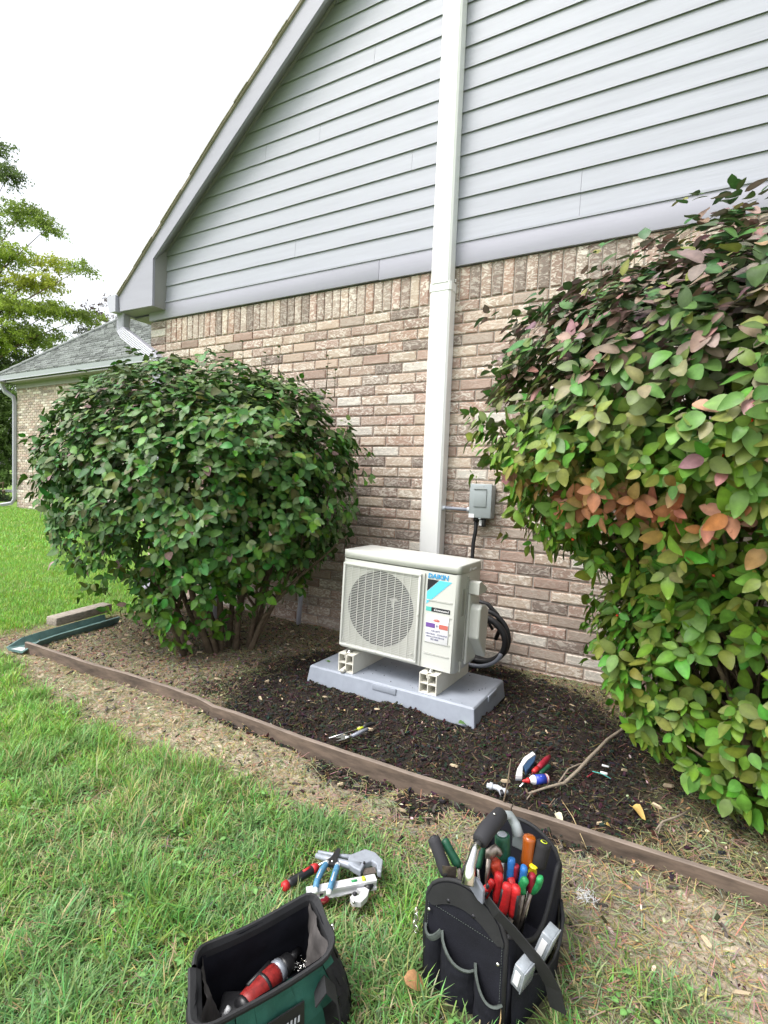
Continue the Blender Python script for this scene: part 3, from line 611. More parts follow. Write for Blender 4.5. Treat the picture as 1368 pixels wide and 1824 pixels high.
mb = MB(); mb.add(vi + vb, [(i, (i + 1) % SEG, SEG + (i + 1) % SEG, SEG + i) for i in range(SEG)], 'coil_dark', True); mb.add([(FX + (FR) * math.cos(t), -hd + .10, FZ + (FR) * math.sin(t)) for t in angs], [tuple(range(SEG))], 'coil_dark'); mb.build('fan_shroud', ac)
fan = MB()
for b in range(3):
    rows = []
    for r in (0.035, 0.08, 0.13, 0.178):
        row = []
        for u in (-1, -.5, 0, .5, 1):
            t = 2 * PI * b / 3 + u * (0.55 if r > .05 else 0.42) + (r - .03) * 2.2; row.append((FX + r * math.cos(t), -hd + 0.058 + u * 0.022 + .003 * u * u, FZ + r * math.sin(t)))
        rows.append(row)
    fan.loft(rows, 'fan', close=False, cap=(False, False))
fo = fan.build('fan', ac)
mb = MB(); mb.tube([(FX, -hd + .03, FZ), (FX, -hd + .034, FZ), (FX, -hd + 0.085, FZ)], [0.028, 0.036, 0.04], 'fan', 20); mb.build('hub', fo)
mb = MB(); mb.prism([(FX + .035, FZ + .055), (FX + .075, FZ + .06), (FX + .085, FZ + .05), (FX + .068, FZ + .042), (FX + .062, FZ + .012), (FX + .052, FZ + .012), (FX + .05, FZ + .04)], 'y', -hd + 0.022, -hd + 0.026, 'fan_glint'); mb.build('painted_blade_glint', fo)  # pale shape stands in for a glint of light on a blade
# grille
gx0, gx1, gz0, gz1 = -0.298, 0.118, 0.022, H_ - 0.075
mb = MB(); fr = 0.012; gy = -hd - 0.012
for (cx, cz, sx, sz) in (((gx0 + gx1) / 2, gz1 + fr / 2, gx1 - gx0 + 2 * fr, fr), ((gx0 + gx1) / 2, gz0 - fr / 2, gx1 - gx0 + 2 * fr, fr), (gx0 - fr / 2, (gz0 + gz1) / 2, fr, gz1 - gz0), (gx1 + fr / 2, (gz0 + gz1) / 2, fr, gz1 - gz0)):
    mb.box((cx, gy + 0.005, cz), (sx, 0.014, sz), 'cream', bev=0.002)
gr = mb.build('grille', ac); gr['label'] = 'square wire grille over the fan opening'
mb = MB(); nz_ = 48
for i in range(nz_): zz = gz0 + (gz1 - gz0) * (i + .5) / nz_; mb.box(((gx0 + gx1) / 2, gy + 0.003, zz), (gx1 - gx0, 0.0016, 0.0026), 'cream')
g1 = mb.build('grille_bars', gr); g1['kind'] = 'stuff'
mb = MB()
for i in range(9): xx = gx0 + (gx1 - gx0) * (i + 1) / 10; mb.box((xx, gy + 0.0008, (gz0 + gz1) / 2), (0.0024, 0.0022, gz1 - gz0), 'cream')
g2 = mb.build('grille_struts', gr); g2['kind'] = 'stuff'
for (sx, sz) in ((gx0 + .012, gz0 + .02), (gx1 - .012, gz0 + .03), (0.0 - .09, gz0 - .006), (gx1 + .008, gz0 + .22)):
    mb = MB(); mb.tube([(sx, gy - .002, sz), (sx, gy - .0045, sz)], 0.0045, 'cream_dark', 8); mb.build('screw', gr)
mb = MB(); mb.box((0.146, -hd - 0.0035, 0.222), (0.0035, 0.005, 0.445), 'groove'); mb.build('panel_seam', ac)
for zz in (0.325, 0.255, 0.180, 0.128, 0.072): mb = MB(); mb.box((0.226, -hd - 0.001, zz), (0.128, 0.0035, 0.0022), 'groove'); mb.box((0.226, -hd - 0.001, zz - .0028), (0.128, 0.0045, 0.003), 'cream', bev=.001); mb.build('panel_rib', ac)
# lid
mb = MB(); mb.loft([rrect(W_ + .004, D_ + .004, H_ - 0.040, .02), rrect(W_ + .004, D_ + .004, H_ - 0.0045, .02), rrect(W_ - .001, D_ - .001, H_ - .001, .018), rrect(W_ - .006, D_ - .006, H_, .016)], 'cream', cap=(True, True)); lid = mb.build('lid', ac)
for i in range(6):
    yy = -0.095 + i * 0.036; mb = MB(); mb.box((0.04, yy, H_ + .0008), (0.50, 0.0045, 0.0016), 'cream', bev=0.0007); mb.build('lid_ridge', lid)
mb = MB(); mb.prism([(-0.11, -0.118), (-0.05, -0.118), (-0.06, -0.104), (-0.10, -0.104)], 'z', H_ - 0.001, H_ + 0.0018, 'cream_dark'); mb.build('lid_notch', lid)
# side: label slot, pipe cover, valve cover
mb = MB(); mb.box((hw + 0.001, -0.085, 0.325), (0.003, 0.026, 0.125), 'groove'); mb.build('rating_label', ac)
mb = MB(); mb.box((hw + 0.003, -0.04, 0.24), (0.006, 0.008, 0.40), 'groove'); mb.build('side_seam', ac)
mb = MB()
mb.prism([(-0.03, 0.36), (0.07, 0.36), (0.085, 0.375), (-0.0, 0.42), (-0.03, 0.415)], 'x', hw, hw + 0.055, 'cream'); mb.build('handle_hood', ac)
mb = MB(); mb.prism([(-0.035, 0.02), (0.10, 0.02), (0.10, 0.33), (-0.035, 0.36)], 'x', hw, hw + 0.016, 'cream'); mb.prism([(-0.022, 0.15), (0.10, 0.03), (0.10, 0.27), (0.06, 0.30), (-0.0, 0.31), (-0.022, 0.29)], 'x', hw + 0.01, hw + 0.066, 'cream'); vc = mb.build('valve_cover', ac); sculpt(vc, 0.008)
mb = MB(); mb.box((hw + .004, -0.075, 0.02), (0.006, 0.012, 0.05), 'cream_dark'); mb.build('drip_tab', ac)
text('lid_print', 'R-410A', 0.017, 'sticker', ac, (hw + .006, 0.0, H_ - 0.035), (PI / 2, 0, PI / 2))
mb = MB(); mb.prism([(-0.040, H_ - .037), (-0.016, H_ - .037), (-0.022, H_ - .020)], 'x', hw + .004, hw + .0056, 'sticker'); mb.build('warning_mark', ac)
# brand plate, stickers
fy = -hd - 0.0012; TX = 0.160
logo = MB(); logo.prism([(TX, 0.420), (TX + .056, 0.420), (TX, 0.364)], 'y', fy, fy + .002, 'ink'); logo.build('logo_triangle', ac)
mb = MB(); mb.prism([(TX + .060, 0.420), (TX + .122, 0.420), (TX, 0.302), (TX, 0.360)], 'y', fy, fy + .002, 'logo_cyan'); mb.build('logo_stripe', ac)
text('brand_text', 'DAIKIN', 0.030, 'logo_blue', ac, (TX, fy - .0008, 0.427), (PI / 2, 0, 0), .0006, 0.0009, 0.12, 1.03)
mb = MB(); mb.box((TX + .014, fy + .001, 0.281), (0.028, 0.002, 0.020), 'logo_teal'); mb.build('badge_teal', ac)
mb = MB(); mb.box((TX + .075, fy + .001, 0.281), (0.094, 0.002, 0.020), 'ink'); bd = mb.build('badge', ac)
text('badge_text', 'Connected', 0.0145, 'sticker', bd, (TX + .040, fy - .0008, 0.2765), (PI / 2, 0, 0), .0003, .0003, .3, 1.15)
mb = MB(); mb.box((TX + .063, fy - .002, 0.190), (0.114, 0.0016, 0.130), 'sticker', bev=.0007); st = mb.build('service_sticker', ac)
sy = fy - .0036
mb = MB(); mb.box((TX + .030, sy, 0.207), (0.046, 0.0012, 0.021), 'purple'); mb.build('purple_band', st)
mb = MB(); mb.box((TX + .096, sy, 0.207), (0.044, 0.0012, 0.021), 'coral'); mb.build('coral_band', st)
mb = MB()
for i in range(9):
    t = PI * (i + .5) / 9; c_, s_ = math.cos(t), math.sin(t); mb.prism([(TX + .06 + .008 * c_ - .0018 * s_, .228 + .008 * s_ * .8 + .0018 * c_), (TX + .06 + .024 * c_, .228 + .017 * s_), (TX + .06 + .008 * c_ + .0018 * s_, .228 + .008 * s_ * .8 - .0018 * c_)], 'y', sy, sy + .001, 'coral')
mb.box((TX + .06, sy, 0.230), (0.022, 0.0012, 0.006), 'coral'); mb.build('sunburst', st)
text('sticker_initials', 'A & C', 0.016, 'text_grey', st, (TX + .044, sy, 0.202), (PI / 2, 0, 0), .0003, .0002, .2, .9)
for s_, zz, sz, xx in (("KELLEY'S", .178, .0115, .036), ('HEATING - COOLING', .163, .0112, .008), ('INSTALLATION SERVICE', .151, .0085, .012), ('803 6868', .139, .0105, .035)):
    text('sticker_line', s_, sz, 'text_grey', st, (TX + xx, sy, zz), (PI / 2, 0, 0), .0003, .0001)

# soil crumbs and dirt that fell on the pad
rg = random.Random(12); mb = MB()
for i in range(80):
    u = rg.random() ** .6; x = -1.22 + (rg.uniform(-.44, .44) if i % 3 else rg.uniform(.1, .44)); y = -.675 + rg.uniform(-.2, .2); r = rg.uniform(.0008, .003); mb.box((x, y, .0915 + r * .3), (r * 1.6, r, r * .8), 'soil_crumb', R=Matrix.Rotation(rg.random() * 3, 3, 'Z'))
cb = mb.build('soil_crumbs'); cb['kind'] = 'stuff'
# hoses behind the unit
hs_ = thing('insulated_hose_coil', 'coil of thick black hose between the outdoor unit and the brick wall', 'hose', (-0.94, -0.17, 0.02))
mb = MB()
def loop(cx, cz, rx, rz, y0, y1, a0, a1, n=30): return [(cx + rx * math.cos(a0 + (a1 - a0) * i / n), y0 + (y1 - y0) * i / n, cz + rz * math.sin(a0 + (a1 - a0) * i / n)) for i in range(n + 1)]
mb.tube(loop(-0.05, 0.185, 0.155, 0.135, -0.10, -0.01, math.radians(150), math.radians(150 - 400), 46), 0.0185, 'rubber', 12); mb.build('insulated_hose', hs_)
mb = MB(); mb.tube(loop(-0.045, 0.19, 0.150, 0.150, -0.05, 0.05, math.radians(170), math.radians(-200), 40), 0.013, 'rubber', 12); mb.build('insulated_hose', hs_)
mb = MB(); mb.tube([(-0.22, -.02, 0.26), (-0.16, -.02, 0.345), (-0.09, -.02, 0.385), (-0.02, -.02, 0.375), (0.035, -.01, 0.32), (0.05, 0.01, 0.25), (0.02, 0.03, 0.17)], 0.0125, 'rubber', 10); mb.tube([(-0.22, 0.03, 0.27), (-0.12, 0.03, 0.30), (-0.04, 0.03, 0.275), (0.0, 0.03, 0.22)], 0.009, 'rubber', 8); mb.build('cable', hs_)
mb = MB(); mb.tube(loop(-0.05, 0.16, 0.155, 0.11, -0.15, -0.13, math.radians(-170), math.radians(-10), 20), 0.011, 'conduit', 10); mb.build('drain_tube', hs_)

# ------------------------------------------------------------------ edging, tray, timber
ed = thing('garden_edging', 'brown edging board between the soil bed and the lawn', 'edging', (-3.27, -1.46, 0))
top = [(-3.301, -1.458, 0.050), (-2.708, -1.449, 0.050), (-2.396, -1.431, 0.052), (-2.097, -1.422, 0.052), (-1.893, -1.424, 0.050), (-1.838, -1.427, 0.046), (-1.770, -1.439, 0.044), (-1.640, -1.436, 0.048), (-1.259, -1.452, 0.050), (-0.807, -1.443, 0.050), (-0.608, -1.433, 0.050), (-0.434, -1.431, 0.050), (-0.283, -1.422, 0.050), (-0.126, -1.416, 0.050), (0.072, -1.407, 0.050), (0.233, -1.404, 0.050)]
top = [(x, y, z) for x, y, z in top] + [(0.9, top[-1][1] + .01, 0.05), (1.8, top[-1][1] + .02, 0.05)]
def edging(pts, lean=0.006):
    mb = MB(); vs = []; n = len(pts)
    fine = []
    for i in range(n - 1):
        a, b = Vector(pts[i]), Vector(pts[i + 1]); k = max(1, int((b - a).length / 0.06))
        for j in range(k): fine.append(a.lerp(b, j / k))
    fine.append(Vector(pts[-1])); pts = fine; n = len(pts)
    for i, p in enumerate(pts):
        x, y, z = p; x -= ed.location.x; y -= ed.location.y; w = 0.0018 * fbm(x, 0, 5, 30); z += 0.0012 * fbm(x, 1, 7, 3)
        vs += [(x, y + w - 0.009 + lean, -0.08), (x, y + w - 0.009, z - 0.003), (x, y + w - 0.006, z), (x, y + w + 0.007, z), (x, y + w + 0.010, z - .003), (x, y + w + .01 + lean, -.08)]
    fs = [(i * 6 + q, i * 6 + (q + 1) % 6, i * 6 + 6 + (q + 1) % 6, i * 6 + 6 + q) for i in range(n - 1) for q in (0,)]
    ft = [(i * 6 + q, i * 6 + (q + 1) % 6, i * 6 + 6 + (q + 1) % 6, i * 6 + 6 + q) for i in range(n - 1) for q in (1, 2, 3)]
    fb = [(i * 6 + q, i * 6 + (q + 1) % 6, i * 6 + 6 + (q + 1) % 6, i * 6 + 6 + q) for i in range(n - 1) for q in (4, 5)]
    mb.v = vs; k = mb.m('edging'); kt = mb.m('edging_top'); mb.f = fs + ft + fb + [(0, 1, 2, 3, 4, 5), tuple((n - 1) * 6 + i for i in range(6))]; mb.mi = [k] * len(fs) + [kt] * len(ft) + [k] * (len(fb) + 2); mb.sm = [False] * len(mb.f)
    return mb.build('edging_board', ed)
edging(top[:12]); e2 = [(top[11][0] + .003,) + tuple(top[11][1:])] + top[12:]; edging([(p[0], p[1] - .001, p[2] - 0.001) for p in e2])
# green drain tray on the lawn edge
tr = thing('drain_tray', 'dark green plastic downspout tray lying at the left end of the edging', 'drain tray', (-3.335, -1.50, -0.012), (0, 0, math.radians(12)))
mb = MB(); W2 = 0.075
prof = [(-W2, 0.055), (-W2 + .01, 0.058), (-W2 * .62, 0.012), (W2 * .62, 0.012), (W2 - .01, 0.058), (W2, 0.055), (W2 * .7, 0.0), (-W2 * .7, 0.0)]
rows = []
for yy, k in ((0, .35), (0.09, 0.9), (0.2, 1), (0.70, 1)): rows.append([(x, yy, 0.004 + (z * k if z > .02 else z)) for x, z in prof])
mb.loft(rows, 'tray', smooth=False); mb.build('channel', tr)
mb = MB(); mb.add([(-.040, .004, .0165), (.045, .004, .0165), (.035, .055, .0165), (-.03, .05, .0165)], [(0, 1, 2, 3)], 'white_alu'); mb.build('white_lip', tr)  # flat white patch just inside the mouth of the tray
tb = MB(); tb.box((0, 0, 0.02), (0.095, 0.44, 0.055), 'old_wood', bev=0.004); t_ = tb.build('timber_offcut', None, (-3.66, -0.93, 0.035), (0.02, 0.03, math.radians(9))); tag(t_, 'short weathered grey timber lying along the green drain tray', 'timber')

# ------------------------------------------------------------------ shrubs
def leaf_template(secs, wmax=0.31, droop=0.12, cup=0.10):
    V_ = [(0, 0, 0)]; W_ = [1.15]
    for x in secs:
        w = wmax * math.sin(PI * x ** 0.82) ** 0.78 * (1 - 0.18 * x); zc_ = -droop * x * x + 0.03 * math.sin(x * 5)
        V_ += [(x, w, zc_ + cup * w), (x, 0, zc_ - .012), (x, -w, zc_ + cup * w)]; W_ += [0.94, 1.22, 0.94]
    V_.append((1.0, 0, -droop)); W_.append(1.0); n = len(secs); F_ = [(0, 2, 1), (0, 3, 2)]
    for k in range(n - 1):
        a = 1 + 3 * k; F_ += [(a, a + 1, a + 4, a + 3), (a + 1, a + 2, a + 5, a + 4)]
    a = 1 + 3 * (n - 1); F_ += [(a, a + 1, 3 * n + 1), (a + 1, a + 2, 3 * n + 1)]
    return V_, F_, np.array(W_)
LEAF_V, LEAF_F, LEAF_W = leaf_template((.14, .36, .62, .85))
LEAF_VB, LEAF_FB, LEAF_WB = leaf_template((.07, .18, .34, .5, .66, .81, .92))
def sph(v): return v / np.linalg.norm(v, axis=1, keepdims=True)
def shrub(label, base, blobs, n_tip, leaf_len, color_fn, seed, extra=None, gap=0.0):
    """blobs: (cx,cy,cz,rx,ry,rtop,rbot,e,weight)"""
    rg = np.random.default_rng(seed); t = thing('shrub', label, 'shrub', base)
    B = np.array(base); P = []; NN = []; SH = []
    for (cx, cy, cz, rx, ry, rt, rb, e, wt) in blobs:
        n = int(n_tip * wt); u = rg.random(n) * 2 * PI; v = rg.random(n) * 2 - 1; r = (1 - np.abs(v) ** e) ** (1 / e)
        shell = 1 - 0.36 * rg.random(n) ** 2.1; lng = rg.random(n) < .045; shell = np.where(lng, rg.uniform(1.02, 1.10, n), shell)
        rz = np.where(v > 0, rt, rb); dx, dy, dz = r * np.cos(u), r * np.sin(u), v
        lump = np.array([noise.noise(Vector((a * 3.1, b * 3.1, c * 3.1 + seed))) for a, b, c in zip(dx, dy, dz)]) * 0.15
        k = shell * (1 + lump); P.append(np.stack([cx + rx * dx * k, cy + ry * dy * k, cz + rz * dz * k], 1)); NN.append(sph(np.stack([dx / rx, dy / ry, dz / rz], 1))); SH.append(shell)
    P = np.concatenate(P); NN = np.concatenate(NN); SH = np.concatenate(SH)
    inside = np.zeros(len(P), bool)
    for (cx, cy, cz, rx, ry, rt, rb, e, wt) in blobs:
        q = (P - (cx, cy, cz)) / np.stack([np.full(len(P), rx), np.full(len(P), ry), np.where(P[:, 2] > cz, rt, rb)], 1); inside |= (q ** 2).sum(1) ** .5 < 0.55
    ok = (P[:, 1] < -0.03) & (P[:, 2] > 0.02) & ~inside
    hole = np.array([noise.noise(Vector((a * 5.2, b * 5.2, c * 5.2 + 7 + seed))) for a, b, c in P.tolist()]); ok &= ~((hole > .22) & (SH > .84) & (rg.random(len(P)) < .88))
    if extra is not None: ok &= extra(P, rg)
    P, NN, SH = P[ok], NN[ok], SH[ok]
    # every tip carries a fan of 4-5 leaves round the shoot
    K = 5; n = len(P); ax = NN * 0.75 + np.array((0, 0, 0.45)) + rg.normal(0, .28, (n, 3)); ax = sph(ax)
    Pp = np.repeat(P, K, 0); Ax = np.repeat(ax, K, 0); ph = (np.tile(np.arange(K), n) * 2.4 + np.repeat(rg.random(n) * 6.28, K)) + rg.normal(0, .25, n * K)
    ref = np.cross(Ax, np.array((0.3, 0.2, 0.93))); ref = sph(ref); ref2 = np.cross(Ax, ref)
    rad = ref * np.cos(ph)[:, None] + ref2 * np.sin(ph)[:, None]
    out = np.repeat(NN, K, 0); d = rad * 0.95 + Ax * 0.25 + out * 0.35 + np.array((0, 0, -0.42)) + rg.normal(0, .16, rad.shape)
    nrm = Ax * 0.8 + out * 0.55 + np.array((0, 0, 0.35)) + rg.normal(0, .25, rad.shape)
    A = basis(d, nrm); size = leaf_len * rg.uniform(.62, 1.18, len(Pp)) * np.repeat(rg.uniform(.85, 1.12, n), K); Pp = Pp + rad * 0.006 + Ax * (np.tile(np.arange(K), n) * 0.007)[:, None]
    drop = rg.random(len(Pp)) < 0.10
    Pp, A, size, sh, out = Pp[~drop], A[~drop], size[~drop], np.repeat(SH, K)[~drop], out[~drop]
    col = color_fn(Pp, out, sh, rg)
    A = A * size[:, None, None]; A[:, :, 1] *= rg.uniform(.9, 1.2, len(A))[:, None]; A[:, :, 2] *= rg.uniform(.4, 2.0, len(A))[:, None]
    # the 300 leaves that show largest become objects, the rest is one mass
    cp = np.array(camp); q = Pp - cp; dist = np.linalg.norm(q, axis=1); fwv = -np.array(camera.matrix_world.col[2][:3])
    rt_, up_ = np.array(camera.matrix_world.col[0][:3]), np.array(camera.matrix_world.col[1][:3]); zc = q @ fwv
    px = 684 + 946.6 * (q @ rt_) / np.maximum(zc, .05); py = 912 - 946.6 * (q @ up_) / np.maximum(zc, .05)
    vis = (zc > .2) & (px > -10) & (px < 1378) & (py > -10) & (py < 1834) & (sh > .955) & ((out * q).sum(1) < -0.25 * dist)
    nn_ = A[:, :, 2] / np.linalg.norm(A[:, :, 2], axis=1, keepdims=True); facing = np.abs((nn_ * q).sum(1)) / dist
    score = np.where(vis, (size / dist) * (0.4 + facing), 0); top = np.argsort(-score)[:300]; top = top[score[top] > 0]; m = np.ones(len(Pp), bool); m[top] = False
    far = dist > 6
    me = inst_mesh('foliage', LEAF_V, LEAF_F, A[m], Pp[m] - B, col[m], M['leaf'], True, LEAF_W); fo = new_obj('foliage', me, t); fo['kind'] = 'stuff'
    shared = {}
    for i in top:
        key = tuple(np.round(col[i, :3] * 28).astype(int))
        if key not in shared:
            lm = inst_mesh('leaf', LEAF_VB, LEAF_FB, np.eye(3)[None], np.zeros((1, 3)), col[i:i + 1], M['leaf'], True, LEAF_WB); shared[key] = lm
        o = new_obj('leaf', shared[key], t); a = A[i]; T_ = Pp[i] - B; o.matrix_local = Matrix([list(a[r]) + [T_[r]] for r in range(3)] + [[0, 0, 0, 1]])
    return t, P
def stems(t, base, targets, r0, seed, n_sub=3):
    rg = random.Random(seed); B = Vector(base)
    for i, (sx, sy, ex, ey, ez) in enumerate(targets):
        s = Vector((sx, sy, -0.02)); e = Vector((ex, ey, ez)); pts = []; nseg = 9; side = Vector((rg.uniform(-1, 1), rg.uniform(-1, 1), 0)) * 0.05
        for k in range(nseg + 1):
            u = k / nseg; p = s.lerp(e, u) + side * math.sin(u * PI * 1.5) + Vector((rg.uniform(-1, 1), rg.uniform(-1, 1), 0)) * 0.008
            p += Vector(((e.x - s.x), (e.y - s.y), 0)) * (u * u - u) * 0.45; pts.append(p - B)
        R = r0 * rg.uniform(.75, 1.15); rr = [R * (1 - 0.72 * k / nseg) for k in range(nseg + 1)]
        mb = MB(); mb.tube(pts, rr, 'bark', 7)
        for q in range(n_sub):
            k = rg.randint(2, nseg - 2); p0 = pts[k]; dd = Vector((rg.uniform(-1, 1), rg.uniform(-1, 1), rg.uniform(.5, 1.4))).normalized() * rg.uniform(.25, .5); mb.tube([p0, p0 + dd * .35 + Vector((0, 0, .01)), p0 + dd * .7, p0 + dd], [rr[k] * .6, rr[k] * .45, rr[k] * .3, .002], 'bark', 5)
        mb.build('stem', t)
def col4(c): return np.concatenate([c, np.ones((len(c), 1))], 1)
def left_colors(P, out, sh, rg):
    n = len(P); g = np.stack([rg.uniform(.038, .088, n), rg.uniform(.088, .180, n), rg.uniform(.020, .038, n)], 1)
    y = rg.random(n) < .10; g[y] = g[y] * np.array((1.5, 1.4, .75))
    low = np.clip((0.75 - P[:, 2]) / .6, 0, 1)[:, None]; g = g * (1 - low) + g * np.array((1.05, 1.25, .55)) * low
    topm = np.clip((P[:, 2] - 1.25) / .45, 0, 1) * (rg.random(n) < .28); g = g * (1 - topm[:, None] * .4) + np.array((.16, .15, .10)) * topm[:, None] * .4
    p = rg.random(n) < .012; g[p] = np.array((.30, .19, .19)); return col4(g)
def right_colors(P, out, sh, rg):
    n = len(P); g = np.stack([rg.uniform(.075, .175, n), rg.uniform(.165, .30, n), rg.uniform(.018, .040, n)], 1)
    up = np.clip((P[:, 2] - 1.15) / .45, 0, 1)[:, None]; dk = np.stack([rg.uniform(.04, .085, n), rg.uniform(.085, .15, n), rg.uniform(.032, .05, n)], 1); g = g * (1 - up) + dk * up
    pk = np.clip((P[:, 2] - 1.05) / .35, 0, 1) * np.clip(out[:, 2] + .75, 0, 1) * (rg.random(n) < .42) * rg.uniform(.35, 1, n); mv = np.stack([rg.uniform(.26, .38, n), rg.uniform(.135, .195, n), rg.uniform(.15, .21, n)], 1)
    g = g * (1 - pk[:, None] * .85) + mv * pk[:, None] * .85
    nz_ = np.array([noise.noise(Vector((a * 2.3, b * 2.3, c * 4.0 + 40))) for a, b, c in P]); band = np.exp(-((P[:, 2] - 1.0) / .11) ** 2)
    rd = (band * (nz_ > .24) * (P[:, 0] < .40) * (rg.random(n) < .60)).astype(float); rc = np.stack([rg.uniform(.34, .48, n), rg.uniform(.09, .15, n), rg.uniform(.06, .10, n)], 1); g = g * (1 - rd[:, None] * .85) + rc * rd[:, None] * .85
    yl = rg.random(n) < .05; g[yl] = g[yl] * .5 + np.array((.30, .26, .06)) * .5
    lg = (rg.random(n) < .02) & (P[:, 2] > .9) & (P[:, 2] < 1.5); g[lg] = np.stack([rg.uniform(.30, .42, lg.sum()), rg.uniform(.16, .22, lg.sum()), rg.uniform(.13, .19, lg.sum())], 1)
    return col4(g)
LB = (-2.42, -0.80, 0.0)
def thin_low(P, rg):
    u = (P[:, 0] + 2.42) / 1.1; lowlim = 0.41 + 0.30 * np.clip(np.abs(u), 0, 1) ** 1.2 + .05 * (u > .05) * (P[:, 1] < -.5)
    k = np.clip((P[:, 2] - lowlim + .22) / .34, 0, 1); keep = rg.random(len(P)) < (0.05 + .95 * k ** 1.3)
    front = (P[:, 1] < -.80) & (np.abs(P[:, 0] + 2.52) < .35) & (P[:, 2] > .05); return keep | (front & (rg.random(len(P)) < .40))
s1, P1 = shrub('big rounded dark green shrub left of the outdoor unit', LB, [(-2.79, -.75, 1.07, 1.09, .70, .66, .86, 2.3, 1.0), (-2.50, -.93, .38, .38, .30, .28, .33, 2.0, .06)], 6600, 0.060, left_colors, 5, thin_low)
stems(s1, LB, [(-2.38, -.70, -2.05, -.55, 1.35), (-2.33, -.66, -1.85, -.7, 1.2), (-2.30, -.70, -1.80, -.45, 1.0), (-2.36, -.74, -1.95, -.85, 1.25), (-2.42, -.80, -2.45, -.9, 1.5), (-2.46, -.78, -2.9, -.95, 1.35), (-2.44, -.72, -2.75, -.5, 1.45), (-2.48, -.82, -3.3, -.9, 1.0), (-2.50, -.78, -3.45, -.6, 1.1), (-2.44, -.86, -2.6, -1.15, 1.2), (-2.40, -.84, -2.3, -1.2, 1.0), (-2.56, -.95, -2.9, -1.25, .8), (-2.52, -.98, -2.55, -1.2, .9), (-2.28, -.68, -1.7, -.6, .75), (-2.35, -.60, -2.1, -.3, 1.3)], 0.021, 4)
RB = (0.30, -0.86, 0.0)
def thin_right(P, rg):
    hole = np.exp(-(((P[:, 0] - .12) / .32) ** 2 + ((P[:, 2] - .80) / .16) ** 2)); left_cut = (P[:, 0] < -.40 + .0 * P[:, 2]) & (P[:, 2] < .62) & (P[:, 2] > .0)
    return (rg.random(len(P)) > hole * .55) & ~(left_cut & (rg.random(len(P)) < .75))
s2, P2 = shrub('tall shrub at the right edge with green leaves turning pink and red', RB, [(.36, -.95, 1.33, 1.06, .70, .60, .70, 2.0, 1.0), (.40, -.84, .60, .68, .48, .55, .58, 2.1, .48), (-.08, -.72, 1.52, .48, .40, .34, .42, 2.0, .17)], 5400, 0.059, right_colors, 8, thin_right)
stems(s2, RB, [(.20, -.80, -.35, -.75, 1.35), (.24, -.78, -.1, -.6, 1.6), (.28, -.82, .15, -1.0, 1.6), (.32, -.84, .5, -1.2, 1.5), (.36, -.80, .8, -.8, 1.5), (.22, -.88, -.3, -1.05, 1.0), (.30, -.92, .05, -1.25, 1.0), (.40, -.90, .85, -1.1, 1.1), (.34, -.76, .4, -.5, 1.5), (.18, -.84, -.15, -.95, .6), (.26, -.95, .1, -1.15, .55)], 0.021, 6, 5)
# shoots that stand above the crowns
def shoots(t, base, lst, tint):
    B = Vector(base); rg = random.Random(2)
    for (x, y, z, h) in lst:
        mb = MB(); q = Vector((x, y, z)) - B; mb.tube([q, q + Vector((rg.uniform(-.01, .01), 0, h * .5)), q + Vector((rg.uniform(-.015, .015), 0, h))], [.0032, .0026, .0014], 'bark', 5); so = mb.build('shoot', t)
        pts = []; ds = []; ns = []
        for k in range(6): a = k * 2.2 + rg.random(); pts.append(q + Vector((0, 0, h * (.45 + .11 * k)))); ds.append((math.cos(a), math.sin(a), .35)); ns.append((0, 0, 1))
        A = basis(np.array(ds, float), np.array(ns, float)) * 0.032; me = inst_mesh('shoot_leaves', LEAF_V, LEAF_F, A, np.array([tuple(p) for p in pts]), np.tile(np.array(tint + (1,)), (6, 1)), M['leaf']); new_obj('shoot_leaves', me, so)
shoots(s1, LB, [(-3.5, -.55, 1.55, .30), (-3.05, -.4, 1.62, .2), (-2.55, -.55, 1.66, .26), (-2.35, -.55, 1.66, .17), (-2.2, -.6, 1.66, .18), (-1.95, -.45, 1.6, .2), (-1.85, -.5, 1.55, .15), (-2.85, -.8, 1.68, .12), (-3.7, -.9, 1.1, .18)], (.09, .14, .05))
shoots(s2, RB, [(-.36, -.65, 1.72, .26), (-.27, -.62, 1.78, .28), (.05, -.8, 1.88, .14), (-.15, -.9, 1.80, .12), (.3, -.9, 1.88, .14), (-.6, -.8, 1.35, .12)], (.08, .12, .05))
# berries
rg = np.random.default_rng(21); sel = np.where((P2[:, 2] < 1.35) & (P2[:, 2] > .4) & (P2[:, 1] < -1.0))[0]; sel = rg.choice(sel, 46, replace=False)
bm_ = MB(); bm_.ball((0, 0, 0), 0.0045, 'berry', 6); bmesh_ = bm_.mesh('berry')
for i in sel: o = new_obj('berry', bmesh_, s2); o.location = Vector(P2[i]) - Vector(RB) + Vector((rg.uniform(-.01, .01), -.02, rg.uniform(-.01, .01)))

